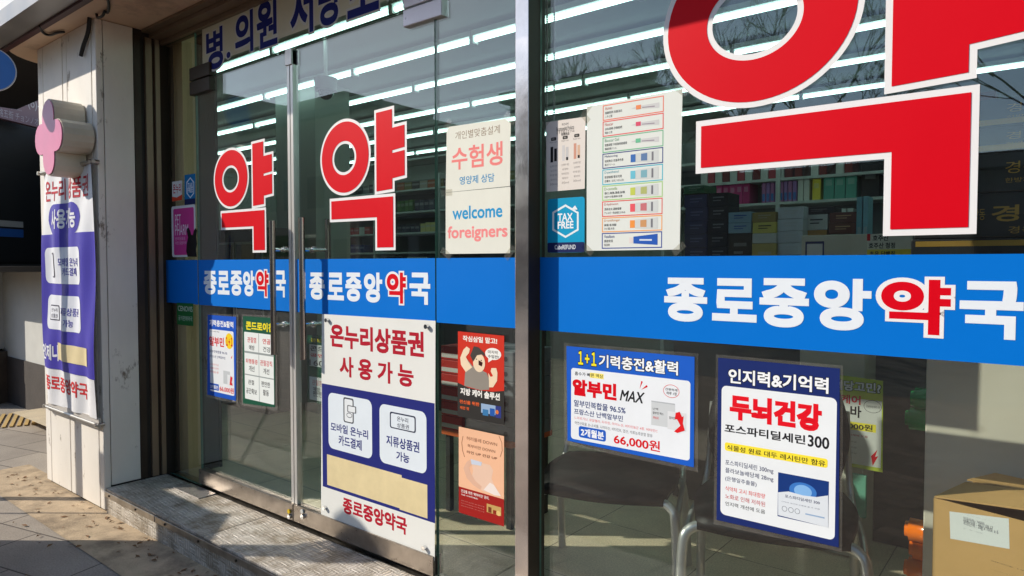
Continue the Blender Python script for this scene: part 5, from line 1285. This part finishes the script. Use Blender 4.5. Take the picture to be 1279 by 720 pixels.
# neighbour awning over the far walkway
t = thing('neighbour_awning', (-7.5, .4, 2.6), 'dark red awning edge of the neighbouring shop beyond the pillar', 'awning')
mb = MB().prism([Vector((-9.8, .6, 3.95)), Vector((-7.9, .6, 3.42)), Vector((-7.9, .6, 3.52)), Vector((-9.8, .6, 4.10))], (0, .9, 0)); mb.build('awning_cloth', mat('awning_red', (84, 34, 30), .6), t)
# tactile paving
tm = mat('tactile_paving', (186, 156, 96), .8, var=.12, vscale=6, bump=.1)
mb = MB(); ta, tb_ = G(-30, 530, .0), G(53, 522, .0)
d_ = (tb_ - ta).normalized(); e_ = Vector((-d_.y, d_.x, 0))
for k in range(48):
    o_ = ta + d_ * (k * .05 - .9)
    mb.prism([o_ + e_ * -.30 + Vector((0, 0, .004)), o_ + d_ * .026 + e_ * -.30 + Vector((0, 0, .004)), o_ + d_ * .026 + e_ * .32 + Vector((0, 0, .004)), o_ + e_ * .32 + Vector((0, 0, .004))], (0, 0, .006))
mb.build('tactile_path', tm)['kind'] = 'structure'
lm = mat('dry_leaf', (120, 84, 48), .8, var=.3, vscale=30); rng = random.Random(4); mb = MB()
for k in range(130):
    x, y = rng.uniform(-5.2, -2.6), rng.choice((rng.uniform(-.9, -.36), rng.uniform(-.50, -.36)))
    a = rng.uniform(0, 6.28); l_ = rng.uniform(.006, .022); c_, s_ = math.cos(a) * l_, math.sin(a) * l_; z = .006
    mb.add([(x - c_, y - s_, z), (x + s_ * .4, y - c_ * .4, z + rng.uniform(0, .008)), (x + c_, y + s_, z + .003), (x - s_ * .4, y + c_ * .4, z + rng.uniform(0, .006))], [(0, 1, 2, 3)])
mb.build('leaf_litter', lm)['kind'] = 'stuff'
# far buildings up the street
for x0, x1, y0, y1, h, c, lab in ((-60, -48, 4, 20, 16, (196, 160, 150), 'pinkish apartment block far up the street'), (-46, -34, 8, 26, 9, (176, 176, 178), 'pale low office block far up the street')):
    t = thing('street_building', ((x0 + x1) / 2, (y0 + y1) / 2, 0), lab, 'building')
    MB().box(x0, x1, y0, y1, 0, h).build('wall', mat('wall_%d' % c[1], c, .8, var=.06), t)
    for k in range(5):
        for j in range(int(h // 3)):
            MB().box(x1 + .0, x1 + .05, y0 + 1.2 + 3.0 * k, y0 + 2.8 + 3.0 * k, 1.2 + 3 * j, 2.5 + 3 * j).build('window', mat('far_glass', (60, 70, 84), .1), t)

# ------------------------------------------------------------------ other side of the street (mirrored in the panes)
def opp(x0, x1, h, c, lab, steps=()):
    t = thing('street_building', ((x0 + x1) / 2, -19, 0), lab, 'building')
    MB().box(x0, x1, -26, -18, 0, h).build('wall', mat('opp_%d' % (c[0] * 3 + c[1]), c, .8, var=.1), t)
    MB().box(x0 - .2, x1 + .2, -18.2, -17.6, h + .003, h + .35).build('cornice', mat('opp_cornice', (110, 108, 104), .8), t)
    for (a, b, hh) in steps: MB().box(a, b, -25, -19, h + .36, hh).build('roof_block', mat('opp_%d' % (c[0] * 3 + c[1]), c, .8), t)
    nx = max(1, int((x1 - x0) // 2.0))
    for j in range(int(h // 3)):
        for k in range(nx):
            a = x0 + .5 + k * 2.0
            MB().box(a, a + 1.3, -17.99, -17.95, 1.0 + 3 * j, 2.5 + 3 * j).build('window', mat('opp_glass', (40, 48, 56), .1), t)
opp(-37, -23.5, 8.2, (150, 140, 126), 'tan street building mirrored in the right door', steps=((-36, -27, 9.6),))
opp(-23.3, -16.2, 3.2, (120, 120, 122), 'low grey building mirrored between the taller ones')
opp(-16.0, -10.4, 7.2, (128, 124, 118), 'grey gabled building mirrored beside the steel post', steps=((-14.5, -12, 8.1),))
opp(-10.2, 8, 3.6, (100, 98, 96), 'low dark row of shops mirrored in the shop window')
opp(8.2, 24, 10, (140, 132, 124), 'beige block mirrored far right in the shop window')
opp(-58, -37.3, 11, (130, 120, 112), 'brown block mirrored in the left glass')
def bare_tree(x, y, h, seed, lab):
    rng = random.Random(seed); mb = MB(); tr = MB()
    def br(mbx, p, d, L, r, dep):
        q = p + d * L; mid = p + d * (L * .5) + Vector((rng.uniform(-1, 1), rng.uniform(-1, 1), 0)) * L * .05
        mbx.tube([p, mid, q], r, 4, cap=False, radii=[r, r * .85, r * .7])
        if dep == 0: return
        for k in range(3 if dep > 1 else 4):
            nd = (d + Vector((rng.uniform(-1, 1), rng.uniform(-1, 1), rng.uniform(-.25, .6))) * .75).normalized()
            br(mb, p + d * L * rng.uniform(.55, 1), nd, L * rng.uniform(.55, .8), max(.006, r * .6), dep - 1)
    br(tr, Vector((x, y, 0)), Vector((0, 0, 1)), h * .36, .13, 0)
    for k in range(4):
        nd = Vector((rng.uniform(-1, 1), rng.uniform(-1, 1), 1.1)).normalized()
        br(mb, Vector((x, y, h * .34)), nd, h * .26, .042, 5)
    t = thing('bare_tree', (x, y, 0), lab, 'tree', 'bare street trees opposite')
    bk_ = mat('bark', (70, 60, 52), .9, var=.2)
    tr.build('trunk', bk_, t); mb.build('crown', bk_, t)
bare_tree(-9.2, -15.5, 8.2, 3, 'bare winter tree beside the gabled building across the street')
bare_tree(-5.0, -15.0, 7.6, 5, 'bare winter tree before the low shops across the street')
bare_tree(0.5, -15.5, 8.2, 9, 'bare winter tree furthest right across the street')
# unseen cabinet-shaped box, added to cast shade on the paving and step riser
t = thing('added_shade_cabinet', (-4.0, -1.5, 0), 'unseen grey cabinet-shaped box added to shade the paving and riser', 'shade caster')
MB().bbox(-4.42, -3.3, -1.75, -1.33, .02, 1.12, .01).build('cabinet_body', mat('util_grey', (120, 124, 122), .5, var=.08), t)
MB().bbox(-4.38, -3.93, -1.325, -1.315, .1, 1.0, .003).build('cabinet_door', mat('util_grey', (120, 124, 122), .5), t)
MB().bbox(-3.92, -3.35, -1.325, -1.315, .1, 1.0, .003).build('cabinet_door', mat('util_grey', (120, 124, 122), .5), t)

t = thing('added_shade_panel', (-4.4, -1.3, 0), 'unseen plain panel on two feet, added to shade the step', 'sign board')  # added out of view; its top edge shapes the shadow on the step
hq = 1.2; k_ = hq - .14
c1, c2 = Vector((-3.14 - 1.3 * k_, -.142 - k_, 0)), Vector((-2.90 - 1.3 * k_, -.36 - k_, 0)); dd = (c2 - c1); nn = Vector((-dd.y, dd.x, 0)).normalized() * .02
MB().prism([c1 + Vector((0, 0, .3)), c2 + Vector((0, 0, .3)), c2 + Vector((0, 0, hq)), c1 + Vector((0, 0, hq))], nn).build('panel', ink((200, 200, 196)), t)
for q in (c1 + dd * .1 + nn * .5, c2 - dd * .1 + nn * .5): MB().tube([q, q + Vector((0, 0, .299))], .012, 8).build('leg', steel_r, t)
t = thing('added_shade_board', (-5.4, -1.63, 0), 'unseen small board on a thin pole, added to shade the step front', 'sign board')  # board added off to the left, shading the front of the step
MB().box(-5.74, -5.03, -1.645, -1.625, 1.415, 1.60).build('board', ink((40, 90, 60)), t)
MB().tube([(-5.70, -1.655, 0), (-5.70, -1.655, 1.66)], .009, 8).build('pole', steel_r, t)
t = thing('added_shade_post', (-4.55, -1.79, 0), 'unseen round topped metal shape added to shade the door rail', 'post')  # added out of view for a rounded shadow on the door's bottom rail
q = Vector((-2.29 - 1.3 * 1.75, -1.77, 0))
MB().tube([q, q + Vector((0, 0, 1.75))], .06, 14).build('shaft', steel_r, t)
MB().tube([q + Vector((0, 0, 1.751)), q + Vector((0, 0, 1.80)), q + Vector((0, 0, 1.9)), q + Vector((0, 0, 1.96)), q + Vector((0, 0, 2.0))], .1, 18, radii=[.09, .115, .12, .09, .03]).build('cap', dark_br, t)

bpy.data.scenes.remove(TMP)
